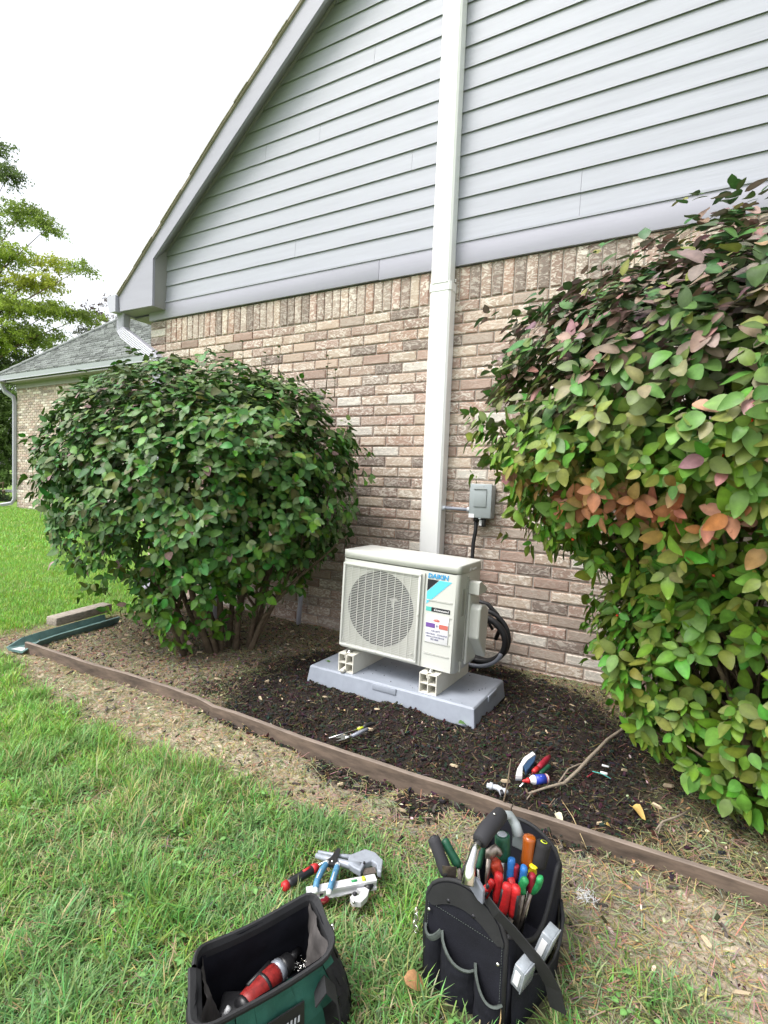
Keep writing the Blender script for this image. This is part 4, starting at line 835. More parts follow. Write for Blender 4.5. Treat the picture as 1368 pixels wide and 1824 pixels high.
# ------------------------------------------------------------------ grass, straw, mulch
BV = [(0, -.5, 0), (0, .5, 0), (.12, .42, .45), (.12, -.42, .45), (.42, .28, .8), (.42, -.28, .8), (.85, 0, 1.0)]
BF = [(0, 1, 2, 3), (3, 2, 4, 5), (5, 4, 6)]
def blades(name, pts, h, w, lean, col, mt='blade', seed=1):
    rg = np.random.default_rng(seed); n = len(pts); a = rg.random(n) * 2 * PI; X = np.stack([np.cos(a), np.sin(a), np.zeros(n)], 1) * (h * lean)[:, None]; Y = np.stack([-np.sin(a), np.cos(a), np.zeros(n)], 1) * w[:, None]
    Z = np.tile(np.array((0, 0, 1.0)), (n, 1)) * (h * np.sqrt(np.maximum(1 - (lean * .8) ** 2, .06)))[:, None]; Z[:, :2] += rg.normal(0, .12, (n, 2)) * h[:, None]
    return inst_mesh(name, BV, BF, np.stack([X, Y, Z], 2), pts, col, M[mt])
def scatter(x0, x1, y0, y1, dens, keep, seed):
    rg = np.random.default_rng(seed); n = int((x1 - x0) * (y1 - y0) * dens); x = rg.uniform(x0, x1, n); y = rg.uniform(y0, y1, n); k = np.array([keep(a, b) for a, b in zip(x.tolist(), y.tolist())]); ok = rg.random(n) < k
    x, y = x[ok], y[ok]; z = np.array([ground_h(a, b) for a, b in zip(x.tolist(), y.tolist())]); return np.stack([x, y, z - .002], 1), rg
def in_bag(x, y):
    return (-.47 < x < -.19 and -2.09 < y < -1.73) or (abs((x + .66) * .40 + (y + 2.32) * .92) < .14 and abs((x + .66) * .92 - (y + 2.32) * .40) < .09)
def in_view(x, y):
    q = to_px((x, y, 0)); return q is not None and -60 < q[0] < 1430 and q[1] < 1900
def near_keep(x, y): return lawn_mask(x, y) ** 1.2 if in_view(x, y) and not in_bag(x, y) else 0.0
def grass_col(P, rg, far=0.0):
    n = len(P); nz_ = np.array([fbm(a, b, 1.6, 50) for a, b in P[:, :2].tolist()]); nz2 = np.array([fbm(a, b, 6, 51) for a, b in P[:, :2].tolist()])
    g = np.stack([rg.uniform(.11, .255, n), rg.uniform(.25, .44, n), rg.uniform(.05, .10, n)], 1)
    blue = np.clip(.5 + nz2 * 1.6, 0, 1)[:, None]; g = g * (1 - .35 * blue) + np.array((.13, .25, .15)) * .35 * blue
    lf = np.clip((-P[:, 0] - 1.2) / 1.6, 0, 1)[:, None]; g = g * (1 + .38 * lf * np.array((1.05, .9, -.35)))
    st = rg.random(n) < np.clip(.13 + .36 * nz_, .03, .5) * (1 - .7 * lf[:, 0]); g[st] = np.stack([rg.uniform(.34, .50, st.sum()), rg.uniform(.33, .45, st.sum()), rg.uniform(.14, .24, st.sum())], 1)
    return col4(g * (1 + .10 * rg.normal(size=(n, 1))).clip(.6, 1.4))
parts = []
P, rg = scatter(-3.9, 0.45, -2.75, -1.44, 25000, near_keep, 31)
n = len(P); lm = np.array([lawn_mask(a, b) for a, b in P[:, :2].tolist()]); tuft = np.array([fbm(a, b, 7, 60) for a, b in P[:, :2].tolist()])
up_ = rg.random(n) < .16 * (1 + 1.6 * np.clip(tuft, -.5, 1)); h = np.where(up_, rg.uniform(.030, .075, n), rg.uniform(.020, .060, n)) * (.60 + .45 * lm) * (1 + .8 * np.clip(tuft, -.6, .8))
tool = np.exp(-(((P[:, 0] + .77) / .17) ** 2 + ((P[:, 1] + 1.90) / .13) ** 2) ** 2); h *= 1 - .62 * tool; me = blades('grass', P, h, rg.uniform(.0022, .0052, n), np.where(up_, rg.uniform(.35, 1.0, n), rg.uniform(.8, 1.35, n)), grass_col(P, rg), seed=2)
o = new_obj('grass', me); o['kind'] = 'stuff'; print('grass', n)
def far_keep(x, y):
    q = to_px((x, y, 0)); return 1.0 if q is not None and -30 < q[0] < 560 and (x < -3.72) and not (x > -4.3 and y > -.02) else 0.0
P, rg = scatter(-7.5, -3.7, -2.2, 1.2, 7000, lambda x, y: far_keep(x, y) * (lawn_mask(x, y) if y > -1.5 or x > -3.9 else 1), 32)
P2_, _ = scatter(-18, -7.5, -2.5, 4.3, 1500, far_keep, 33); P = np.concatenate([P, P2_]); n = len(P); big = P[:, 0] < -7.5
me = blades('lawn_blades', P, rg.uniform(.03, .05, n) * np.where(big, 1.5, 1), rg.uniform(.003, .006, n) * np.where(big, 2.2, 1), rg.uniform(.2, 1.0, n), grass_col(P, rg) * np.array((1.02, 1.02, .95, 1)), seed=4); o = new_obj('distant_grass', me); o['kind'] = 'stuff'; print('far', n)
P, rg = scatter(-3.3, .1, -2.6, -1.7, 200, lambda x, y: near_keep(x, y) * (.9 if fbm(x, y, 2.0, 77) > .02 else .05), 61); K_ = 3; n = len(P); Pq = np.repeat(P, K_, 0) + np.array((0, 0, .022)) + rg.normal(0, .004, (n * K_, 3)); a_ = np.tile(np.arange(K_) * 2.09, n) + np.repeat(rg.random(n) * 6, K_)
d_ = np.stack([np.cos(a_), np.sin(a_), rg.uniform(-.1, .3, n * K_)], 1); nn2 = np.tile(np.array((0, 0, 1.0)), (n * K_, 1)) + rg.normal(0, .25, (n * K_, 3)); cw = np.tile(np.array((.12, .25, .07)), (n * K_, 1)) * rg.uniform(.8, 1.3, (n * K_, 1))
me = inst_mesh('clover', LEAF_V, LEAF_F, basis(d_, nn2) * rg.uniform(.010, .018, n * K_)[:, None, None] * np.array((1, 1.3, 1.0))[None, None, :], Pq, col4(cw), M['leaf'], True, LEAF_W); o = new_obj('clover', me); o['kind'] = 'stuff'
# straw: thin dry strands lying on bed, strip and in the lawn
SV = [(-.5, -.5, 0), (-.5, .5, 0), (-.15, .5, .035), (-.15, -.5, .035), (.2, .5, .03), (.2, -.5, .03), (.5, .3, -.01), (.5, -.3, -.01)]; SF = [(0, 1, 2, 3), (3, 2, 4, 5), (5, 4, 6, 7)]
def flat(name, P, ln, wd, tilt, col, mt, seed, tv=SV, tf=SF, lift=0.002, ang=None):
    rg = np.random.default_rng(seed); n = len(P); a = rg.random(n) * 2 * PI if ang is None else ang; t = rg.normal(0, tilt, n); d = np.stack([np.cos(a) * np.cos(t), np.sin(a) * np.cos(t), np.sin(t)], 1); nr = np.stack([rg.normal(0, tilt * 1.3, n), rg.normal(0, tilt * 1.3, n), np.ones(n)], 1)
    A = basis(d, nr); A = np.stack([A[:, :, 0] * ln[:, None], A[:, :, 1] * wd[:, None], A[:, :, 2] * ln[:, None]], 2); P = P + np.array((0, 0, lift)) + np.stack([np.zeros(n), np.zeros(n), np.abs(np.sin(t)) * ln * .45 + rg.uniform(0, .004, n)], 1)
    me = inst_mesh(name, tv, tf, A, P, col, M[mt], False); o = new_obj(name, me); o['kind'] = 'stuff'; print(name, n); return o
def straw_keep(x, y):
    if not in_view(x, y) or in_bag(x, y) or (-1.70 < x < -.76 and -.9 < y < -.46): return 0
    d = dark_mask(x, y)
    if y > -1.44 and x > -3.6: return (.09 + .91 * (1 - d) ** 1.3) * (.55 + .45 * sst(-1.2, -.4, x)) if x > -1.9 else .55
    return (.85 * (1 - lawn_mask(x, y)) + .45) * (1 - .8 * d) * (1 - .45 * sst(-.15, .1, x))
P, rg = scatter(-3.9, .9, -2.6, -.02, 15000, straw_keep, 41); n = len(P)
c = np.stack([rg.uniform(.19, .43, n), rg.uniform(.165, .37, n), rg.uniform(.10, .21, n)], 1); gr_ = rg.random(n) < .18; c[gr_] = np.stack([rg.uniform(.12, .2, gr_.sum()), rg.uniform(.15, .22, gr_.sum()), rg.uniform(.05, .08, gr_.sum())], 1)
k = np.array([.45 + .55 * (1 - .8 * dark_mask(x, y) * (y > -1.44)) if x < .9 else 1 for x, y in P[:, :2].tolist()]); c *= k[:, None]
flat('straw', P, rg.uniform(.012, .055, n), rg.uniform(.0011, .0025, n), .2, col4(c), 'litter', 5, ang=rg.random(n) * 2 * PI)
CV = [(-.5, -.35, 0), (.35, -.5, 0), (.5, .3, .0), (-.3, .5, 0), (-.42, -.28, .22), (.28, -.4, .26), (.42, .24, .2), (-.25, .4, .24)]; CF = [(4, 5, 6, 7), (0, 1, 5, 4), (1, 2, 6, 5), (2, 3, 7, 6), (3, 0, 4, 7)]
def chip_keep(x, y):
    if not in_view(x, y) or (-1.69 < x < -.76 and -.9 < y < -.46): return 0
    d = dark_mask(x, y)
    if y > -1.44: return max(d, .45 if x < -1.9 else .30)
    return max(d, .07 * (1 - lawn_mask(x, y)) * (1 if x < -.5 else .5))
P, rg = scatter(-3.7, .9, -2.2, -.02, 19000, chip_keep, 42); n = len(P); dm = np.array([dark_mask(x, y) for x, y in P[:, :2].tolist()])
c = np.stack([rg.uniform(.012, .050, n), rg.uniform(.010, .039, n), rg.uniform(.008, .029, n)], 1); lt = (P[:, 0] < -1.75) & (rg.random(n) < .72) & (dm < .6); c[lt] = np.stack([rg.uniform(.16, .34, lt.sum()), rg.uniform(.12, .26, lt.sum()), rg.uniform(.09, .18, lt.sum())], 1)
rd = rg.random(n) < .02; c[rd] = np.array((.20, .15, .10)); big = 1 + 1.2 * (rg.random(n) < .12)
flat('mulch', P, rg.uniform(.004, .013, n) * big, rg.uniform(.002, .006, n) * big, .35, col4(c), 'chip', 6, CV, CF, 0.0)
P, rg = scatter(-3.7, .6, -2.3, -.03, 620, lambda x, y: straw_keep(x, y) * .8 + .1 * in_view(x, y), 43); n = len(P); c = np.stack([rg.uniform(.45, .72, n), rg.uniform(.38, .62, n), rg.uniform(.22, .45, n)], 1); br = rg.random(n) < .3; c[br] = np.array((.42, .24, .12)); gg = rg.random(n) < .12; c[gg] = np.array((.12, .22, .06))
A_ = [(x - .5, y * .8, z * .6) for x, y, z in LEAF_V]
flat('leaf_litter', P, rg.uniform(.006, .022, n), rg.uniform(.008, .022, n), .3, col4(c), 'litter', 7, A_, LEAF_F, .003)

P, rg = scatter(-3.6, .8, -2.0, -.1, 90, lambda x, y: (1 - lawn_mask(x, y)) * (1 if y < -1.44 or x < -1.8 else .5) * in_view(x, y), 47); n = len(P); c = np.stack([rg.uniform(.05, .12, n)] * 3, 1) * np.array((1.0, .85, .75)); pw = rg.random(n) < .4; c[pw] = np.array((.50, .40, .27)) * rg.uniform(.8, 1.2, (pw.sum(), 1))
flat('bark_pieces', P, rg.uniform(.018, .045, n), rg.uniform(.005, .012, n), .14, col4(c), 'chip', 9, CV, CF, .001)
# single fallen leaves, sticks
def fallen(loc, size, az, mt, label, tilt=(0.1, 0.1), curl=1.0):
    mb = MB(); s = size; mb.add([((x - .5) * s, y * s * 1.15, z * s * curl * 1.6 + .25 * s * (abs(y) ** 1.5) * curl) for x, y, z in LEAF_V], LEAF_F, mt, True); mb.tube([(-.5 * s, 0, 0), (-.75 * s, .03 * s, .01 * s)], .0008, mt, 4)
    o = mb.build('fallen_leaf', None, loc, (tilt[0], tilt[1], az)); return tag(o, label, 'leaf', 'single fallen leaves')
fallen((-0.441, -2.096, 0.012), .050, .3, 'dead_leaf', 'curled brown dead leaf on the grass left of the black tote', (.5, .1), 2.0)
fallen((-0.088, -1.173, 0.020), .050, -.6, 'yellow_leaf', 'ragged tan leaf on the soil bed below the right shrub', (.1, -.1), 2.2)
fallen((-0.024, -1.461, -0.015), .034, .2, 'green_leaf', 'fresh green leaf on the bare strip right of the edging board')
fallen((-0.804, -0.906, 0.020), .052, .9, 'green_leaf', 'large green leaf on the soil in front of the pad corner')
fallen((-0.302, -1.357, 0.020), .036, -.8, 'pale_leaf', 'white curled leaf beside the edging right of the glue bottle', (.2, .1), 2)
fallen((-1.517, -1.008, 0.012), .030, 1.6, 'green_leaf', 'pale green leaf on the dark soil by the left pad corner', (.5, .0))
fallen((-1.618, -0.791, 0.096), .028, .4, 'green_leaf', 'small green leaf lying on the left end of the pad')
fallen((-0.683, -1.565, -0.010), .034, 1.4, 'green_leaf', 'upright green leaf on the bare strip above the black tote', (.6, .2))
fallen((0.188, -1.376, -0.020), .05, .7, 'dead_leaf', 'brown curled leaf at the foot of the edging near the right edge', (.3, .3), 2.4)
fallen((-0.160, -1.312, 0.020), .024, .7, 'yellow_leaf', 'small tan leaf fragment right of the white curled leaf', (.3, .3), 1.4)
mb = MB(); mb.tube([(-0.415, -1.298, 0.030), (-0.369, -1.228, 0.032), (-0.323, -1.184, 0.040), (-0.295, -1.076, 0.045), (-0.274, -0.968, 0.050), (-0.254, -0.901, 0.060), (-0.232, -0.812, 0.070), (-0.191, -0.740, 0.090), (-0.150, -0.660, 0.120)], [.003, .0048, .0058, .0062, .007, .0062, .006, .0062, .0058], 'twig', 7)
mb.tube([(-0.343, -1.173, 0.030), (-0.331, -1.069, 0.035), (-0.304, -1.024, 0.040), (-0.272, -0.978, 0.040)], [.0025, .003, .003, .0018], 'twig', 5); mb.tube([(-0.407, -1.285, 0.030), (-0.415, -1.321, 0.020)], .0022, 'twig', 5); mb.tube([(-0.326, -1.161, 0.030), (-0.312, -1.164, 0.020)], .0022, 'twig', 5)
tag(mb.build('fallen_branch'), 'long forked bare branch lying from the glue bottle to the right shrub', 'branch')
mb = MB(); mb.tube([(0.059, -1.093, 0.030), (0.021, -1.164, 0.032), (-0.017, -1.219, 0.032), (-0.033, -1.258, 0.022)], [.003, .0036, .0036, .002], 'twig', 6); mb.tube([(-0.017, -1.219, 0.032), (-0.026, -1.271, 0.020)], [.003, .0015], 'twig', 5)
tag(mb.build('broken_twig'), 'short broken twig on the bed at the right below the shrub', 'twig')
mb = MB(); mb.tube([(-0.312, -1.275, 0.030), (-0.259, -1.374, 0.045), (-0.211, -1.456, 0.030), (-0.204, -1.428, -0.010), (-0.183, -1.519, -0.020)], [.0012, .0015, .0014, .0012, .001], 'litter', 5)
m_ = mb.mesh('dry_stalk'); at = m_.attributes.new('tint', 'FLOAT_COLOR', 'POINT'); at.data.foreach_set('color', np.tile(np.array((.42, .33, .18, 1), np.float32), len(m_.vertices))); tag(new_obj('dry_stalk', m_), 'long dry grass stalk bent over the edging right of the tote', 'stalk')
mb = MB(); mb.tube([(-0.485, -1.369, -0.020), (-0.460, -1.432, 0.060), (-0.464, -1.383, 0.100), (-0.471, -1.338, 0.150)], [.003, .0026, .0024, .002], 'bark', 6); tag(mb.build('upright_twig'), 'thin dark twig standing up behind the tote handle', 'twig')

# ------------------------------------------------------------------ tools
def lerp3(a, b, t): return tuple(a[i] + (b[i] - a[i]) * t for i in range(3))
def grip(mb, a, b, r, mt, n=10, prof=((0, .45), (.03, .85), (.10, 1), (.5, .93), (.85, 1), (.97, .8), (1, .4)), sx=1.0, bow=(0, 0, 0)):
    pts = []
    for t, k in prof:
        p = lerp3(a, b, t); s = 4 * t * (1 - t); pts.append((p[0] + bow[0] * s, p[1] + bow[1] * s, p[2] + bow[2] * s))
    return mb.tube(pts, [r * k for t, k in prof], mt, n, sx=sx)
def V(*a): return Vector(a)

def cloth(o, amp=.006, size=.05, lv=3):
    s_ = o.modifiers.new('fine', 'SUBSURF'); s_.subdivision_type = 'SIMPLE'; s_.levels = lv; s_.render_levels = lv
    key = 'folds_%d' % int(size * 1000); tx = bpy.data.textures.get(key) or bpy.data.textures.new(key, 'CLOUDS'); tx.noise_scale = size; tx.noise_depth = 3
    d_ = o.modifiers.new('folds', 'DISPLACE'); d_.texture = tx; d_.strength = amp; d_.mid_level = .5; d_.texture_coords = 'LOCAL'; return o
# --- black tote
TO = thing('open_tool_tote', 'black canvas open tote with foam handle and wavy front pockets standing on the grass', 'tool bag', (-0.356, -2.052, -0.034), (0, 0, math.radians(-9)))
TI = TO.matrix_basis.inverted() if False else (Matrix.Translation(TO.location) @ Matrix.Rotation(math.radians(-9), 4, 'Z')).inverted()
def tl(p): return tuple(TI @ Vector(p))                         # world point to tote space
TW, TL = 0.094, 0.285
def arch(w, hs, hp, n=14):
    out = [(-w, 0.0), (-w, hs)]
    for i in range(1, n): t = i / n; x = -w + 2 * w * t; out.append((x, hs + (hp - hs) * math.sin(PI * t) ** 0.55))
    return out + [(w, hs), (w, 0.0)]
for yy, sgn in ((0.0, -1), (TL, 1)):
    mb = MB(); A = arch(TW, 0.196, 0.262); n = len(A); bulge = lambda x, z: sgn * (0.012 * (1 - (x / TW) ** 2) * math.sin(min(1, z / .2) * PI))
    mb.add([(x, yy + bulge(x, z) * 0, z) for x, z in A] + [(x, yy + 0.007, z) for x, z in A], [tuple(range(n)), tuple(range(2 * n - 1, n - 1, -1))] + [(i, (i + 1) % n, n + (i + 1) % n, n + i) for i in range(n)], 'canvas'); ep = mb.build('end_panel', TO)
    mb = MB(); mb.tube([(x, yy + .0035, z) for x, z in A], 0.0048, 'webbing', 8); mb.build('edge_binding', ep)
    mb = MB(); Bp = [(x, z) for x, z in A if z > 0.19]; lo = [(x, max(0.186 - 0.02 * (1 - (x / TW) ** 2), z - 0.05)) for x, z in Bp]
    m_ = len(Bp); y_ = yy - 0.003 if sgn < 0 else yy + .010; k_ = 0.004
    mb.add([(x * .97, y_, z - .002) for x, z in Bp] + [(x * .97, y_, z) for x, z in lo], [(i, i + 1, m_ + i + 1, m_ + i) for i in range(m_ - 1)], 'webbing'); mb.build('stiffener', ep)
    for hx in (-0.038, 0.022): mb = MB(); mb.tube([(hx, y_ - .0012, 0.212), (hx, y_ + .002, 0.212)], 0.0042, 'ink', 8); mb.build('eyelet', ep)
    for hx, hz in ((-0.082, .172), (0.083, .150)): mb = MB(); mb.ball((hx, yy - .007 if sgn < 0 else yy + .012, hz), 0.0042, 'nickel', 6); mb.build('rivet', ep)
# side walls with low V opening
for sx in (-1, 1):
    rows = []
    for j in range(13):
        u = j / 12; top_z = 0.205 - 0.075 * math.sin(PI * min(1, u * 1.08)) ** 1.3; x = sx * (TW + 0.012 * math.sin(PI * u))
        rows.append([(x + sx * .010 * math.sin(PI * k / 5), .006 + (TL - .006) * u, top_z * k / 5) for k in range(6)] + [(x - sx * .006, .006 + (TL - .006) * u, top_z), (x - sx * .006, .006 + (TL - .006) * u, 0.002)])
    mb = MB(); mb.loft(rows, 'canvas', close=True, cap=(True, True)); sw_ = cloth(mb.build('side_wall', TO), .008, .06, 2)
    mb = MB(); mb.tube([(r[5][0], r[5][1], r[5][2]) for r in rows], 0.0046, 'webbing', 8); mb.build('edge_binding', sw_)
mb = MB(); mb.box((0, TL / 2, 0.005), (TW * 2, TL, 0.01), 'canvas'); mb.build('floor_panel', TO)
mb = MB(); mb.box((0.0, TL * .5, 0.075), (0.004, TL - .03, 0.14), 'canvas'); mb.build('divider', TO)
# front pockets: three bulging sleeves with wavy bound tops
def pocket(x0, x1, zl, zm, zr, depth):
    rows = []; N_ = 10; top_ = []
    for i in range(N_ + 1):
        t = i / N_; x = x0 + (x1 - x0) * t; zt = zl * (1 - t) ** 2 + 2 * zm * t * (1 - t) + zr * t * t; b = depth * math.sin(PI * t) ** .6; rows.append([(x, -b - .001, zt * k / 6 * 1.0) if k < 6 else (x, -b * .96 - .001, zt) for k in range(7)]); rows[-1] = [(p[0], p[1] * (1.0 - .25 * (1 - k / 6)), p[2]) for k, p in enumerate(rows[-1])]; top_.append(rows[-1][-1])
    mb = MB(); mb.loft(rows, 'canvas', close=False, cap=(False, False)); mb.add([(p[0], p[1] + .0025, p[2]) for r in rows for p in r], [(i * 7 + k, i * 7 + k + 1, i * 7 + 8 + k, i * 7 + 7 + k) for i in range(N_) for k in range(6)], 'canvas', True)
    po = cloth(mb.build('pocket', TO), .007, .04, 2); mb = MB(); mb.tube(top_, 1, 'binding', prof=[(-.0022, -.006), (.0022, -.006), (.0028, 0), (.0022, .006), (-.0022, .006)]); mb.build('pocket_binding', po)
mb = MB()
for (xa, za, xb, zb) in ((-.088, .012, -.088, .186), (.088, .012, .088, .186), (-.080, .184, .080, .184)):
    L_ = math.hypot(xb - xa, zb - za); k_ = int(L_ / .0055)
    for i in range(k_): t = (i + .5) / k_; mb.box((xa + (xb - xa) * t, -.0022, za + (zb - za) * t), (.0028 if abs(xb - xa) > .01 else .0009, .0012, .0009 if abs(xb - xa) > .01 else .0028), 'binding')
o_ = mb.build('stitching', TO); o_['kind'] = 'stuff'
pocket(-TW + .001, -.052, .128, .105, .135, .014); pocket(-.051, .030, .136, .092, .098, .022); pocket(.031, TW - .001, .116, .050, .066, .018)
# right side pocket and the boxes in it
mb = MB(); rows = []
for i in range(9):
    t = i / 8; y = .012 + (TL - .03) * t; zt = .128 - .034 * math.sin(PI * t); rows.append([(TW + .014 + .034 * math.sin(PI * t) ** .7 * (0.7 + .3 * k / 4), y, zt * k / 4) for k in range(5)])
mb.loft(rows, 'canvas', close=False, cap=(False, False)); mb.tube([(r[4][0], r[4][1], r[4][2]) for r in rows], .0035, 'webbing', 6); cloth(mb.build('side_pocket', TO), .008, .05, 2)
def pbox(loc, label, rot):
    t = thing('parts_box', label, 'box', loc, rot, 'clear boxes in the tote side pocket')
    mb = MB(); mb.box((0, 0, 0.03), (0.022, 0.040, 0.058), 'clear', bev=.002); mb.build('tray', t)
    mb = MB(); mb.box((0.0125, 0, 0.03), (0.003, 0.042, 0.060), 'clear', bev=.001); mb.build('lid', t)
    mb = MB(); mb.box((0.0, -.0208, 0.03), (0.012, 0.002, 0.034), 'white'); mb.build('label', t)
b0 = (-0.237, -2.041, 0.105); b1 = (-0.211, -1.986, 0.135)
pbox((b0[0], b0[1], .075), 'clear plastic parts box in the side pocket of the black tote, nearer the viewer', (.15, .25, -.30)); pbox((b1[0], b1[1], .105), 'clear plastic parts box in the side pocket of the black tote, farther from the viewer', (-.05, .30, -.20))
# strap
mb = MB(); sp = [(-0.306, -2.061, 0.225), (-0.283, -2.070, 0.215), (-0.254, -2.067, 0.195), (-0.222, -2.060, 0.165), (-0.196, -2.046, 0.130), (-0.176, -2.026, 0.080), (-0.166, -2.016, 0.030)]
mb.tube([tl(p) for p in sp], 1, 'webbing', prof=[(-.0165, -.0012), (.0165, -.0012), (.0165, .0012), (-.0165, .0012)], up=Vector((0.3, 1, 0.2))); mb.build('shoulder_strap', TO)
# handle
hp = [(-0.339, -2.089, 0.262), (-0.343, -2.068, 0.285), (-0.346, -2.036, 0.300), (-0.343, -2.010, 0.310)]; hg = [(-0.344, -2.017, 0.308), (-0.339, -1.988, 0.318), (-0.333, -1.955, 0.322), (-0.330, -1.912, 0.318)]
hb = [(-0.329, -1.913, 0.316), (-0.318, -1.885, 0.305), (-0.303, -1.887, 0.290), (-0.292, -1.895, 0.270)]
hd_ = MB(); hd_.tube([tl(p) for p in hp], [.0135, .0105, .0095, .009], 'nickel', 12); ho = hd_.build('handle', TO)
mb = MB(); mb.tube([tl(lerp3(hg[0], hg[1], 0)), tl(lerp3(hg[0], hg[1], .15)), tl(hg[1]), tl(hg[2]), tl(lerp3(hg[2], hg[3], .85)), tl(hg[3])], [.0145, .0175, .0185, .0185, .0175, .012], 'foam', 14); mb.build('foam_grip', ho)
mb = MB(); mb.ball(tl((-0.332, -1.958, 0.342)), .0032, 'nickel', 6); mb.build('rivet', ho)
mb = MB(); mb.tube([tl(p) for p in hb], [.010, .010, .011, .013], 'grey_box', 10); mb.box(tl((-0.284, -1.887, 0.255)), (.05, .006, .04), 'grey_box', bev=.003); mb.build('rear_bracket', ho)
q = tl((-0.336, -2.097, 0.252)); mb = MB(); mb.prism([(q[0] - .026, q[2] + .012), (q[0] + .004, q[2] + .014), (q[0] + .020, q[2] - .002), (q[0] + .020, q[2] - .030), (q[0] + .008, q[2] - .026), (q[0] - .020, q[2] - .002)], 'y', -.014, -.004, 'conduit'); fb = mb.build('front_bracket', ho); sculpt(fb, .002)
mb = MB()
for i, p in enumerate(((-0.446, -2.095, 0.165), (-0.444, -2.100, 0.155), (-0.444, -2.105, 0.145), (-0.439, -2.108, 0.137))):
    P_ = Vector(tl(p)); mb.tube([P_ + Vector((.005 * math.cos(a), 0, .008 * math.sin(a))) if i % 2 else P_ + Vector((0, .005 * math.cos(a), .008 * math.sin(a))) for a in [2 * PI * k / 10 for k in range(11)]], .0013, 'nickel', 5, cap=False)
mb.build('clip_chain', TO)

# tools that stick out of the tote: each is a thing
def stick(name, label, cat, parts_, group=None):
    """parts_: (part name, material, [points], [radii], n, flat)"""
    pts = [p for q in parts_ for p in q[2]]; base = min(pts, key=lambda p: p[2]); t = thing(name, label, cat, base, group=group)
    for nm, mt, P_, R_, n, sx in parts_:
        mb = MB(); mb.tube([tuple(p[i] - base[i] for i in range(3)) for p in P_], R_, mt, n, sx=sx); mb.build(nm, t)
    return t
def hand(a, b, r, k=(.5, .9, 1, .92, 1, .85, .45), u=(0, .04, .15, .5, .8, .95, 1)): return [lerp3(a, b, t) for t in u], [r * 1.35 * c for c in k]
def deep(p, z=.02, s=.35):
    c = (-.325, -1.90); return (p[0] + (c[0] - p[0]) * s, p[1] + (c[1] - p[1]) * s, z)
P_, R_ = hand((-0.453, -2.010, 0.275), (-0.407, -2.029, 0.215), .0105); stick('hammer', 'black textured round handle leaning out at the left end of the tote', 'hammer', [('handle', 'foam', P_, R_, 12, 1), ('shaft', 'old_steel', [P_[-1], deep(P_[-1], .03, .2)], [.005, .005], 8, 1), ('end_cap', 'black', [lerp3(P_[0], P_[2], -.12), P_[1]], [.007, .0108], 12, 1)])
P_, R_ = hand((-0.436, -1.988, 0.262), (-0.395, -1.991, 0.215), .0075); stick('pliers', 'dark green handled pliers behind the black textured handle in the tote', 'pliers', [('handle', 'dark_green', P_, R_, 8, 1), ('jaw', 'old_steel', [P_[-1], deep(P_[-1], .05, .2)], [.005, .004], 6, 1)])
P_, R_ = hand((-0.321, -1.926, 0.282), (-0.317, -1.925, 0.225), .0125, (.85, 1, 1, 1, 1, 1, .8)); stick('nut_driver', 'dark green fluted nut driver standing in the tote under the foam grip', 'nut driver', [('handle', 'dark_green', P_, R_, 8, 1), ('end_cap', 'fitting', [lerp3(P_[0], P_[2], -.25), P_[0]], [.008, .0115], 12, 1), ('shaft', 'steel', [P_[-1], deep(P_[-1])], [.004, .004], 8, 1)])
P_, R_ = hand((-0.356, -1.946, 0.262), (-0.359, -1.966, 0.210), .0065); stick('awl', 'slim green handled awl at the rear left of the tote', 'awl', [('handle', 'dark_green', P_, R_, 8, .8), ('shaft', 'steel', [P_[-1], deep(P_[-1])], [.003, .002], 6, 1)])
# adjustable wrench: head with jaws, shank
w0, w1, w2, w3 = (-0.309, -1.967, 0.262), (-0.322, -1.963, 0.268), (-0.333, -1.975, 0.262), (-0.333, -1.981, 0.215)
wt = thing('adjustable_wrench', 'worn steel adjustable wrench with its round jaw up in the middle of the tote', 'wrench', deep(w3, .03, .2)); B_ = wt.location
mb = MB(); mb.tube([Vector(w0) - B_, Vector(lerp3(w0, w1, .5)) - B_, Vector(w1) - B_, Vector(w2) - B_, Vector(lerp3(w2, w3, .25)) - B_], [.0055, .010, .012, .0115, .009], 'old_steel', 10, sx=.6); mb.build('jaw', wt)
mb = MB(); mb.tube([Vector(lerp3(w2, w3, .2)) - B_, Vector(w3) - B_, Vector((0, 0, 0))], [.0095, .0085, .0075], 'old_steel', 8, sx=.6); mb.build('shank', wt)
def pl(label, col, tops, bots, r, metal='black', grp=None, sx=.8, bow=0.0):
    base = deep(bots[0], .03, .4); t = thing('pliers', label, 'pliers', base); B = Vector(base)
    for a, b, s in zip(tops, bots, (-1, 1)):
        P_, R_ = hand(a, b, r); P_ = [(p[0] + bow * s * 4 * u * (1 - u), p[1], p[2]) for p, u in zip(P_, (0, .04, .15, .5, .8, .95, 1))]
        mb = MB(); mb.tube([Vector(p) - B for p in P_], R_, col, 10, sx=sx); h_ = mb.build('handle', t)
        if metal == 'black': mb = MB(); mb.tube([Vector(p) + Vector((.0045 * s, -.003, -.002)) - B for p in P_[2:]], [c * .62 for c in R_[2:]], 'black', 8, sx=sx); mb.build('grip_inlay', h_)
    mb = MB(); mb.tube([Vector(bots[0]) - B, Vector((0, 0, 0))], [r * .7, r * .8], 'old_steel', 8); mb.tube([Vector(bots[-1]) - B, Vector((0, 0, 0.0))], [r * .7, r * .6], 'old_steel', 8); mb.build('jaw', t)
pl('red and black pliers with both grips up nearest the low rim of the tote', 'red', [(-0.284, -1.991, 0.225), (-0.268, -1.988, 0.225)], [(-0.295, -1.994, 0.155), (-0.276, -1.982, 0.150)], .0088)
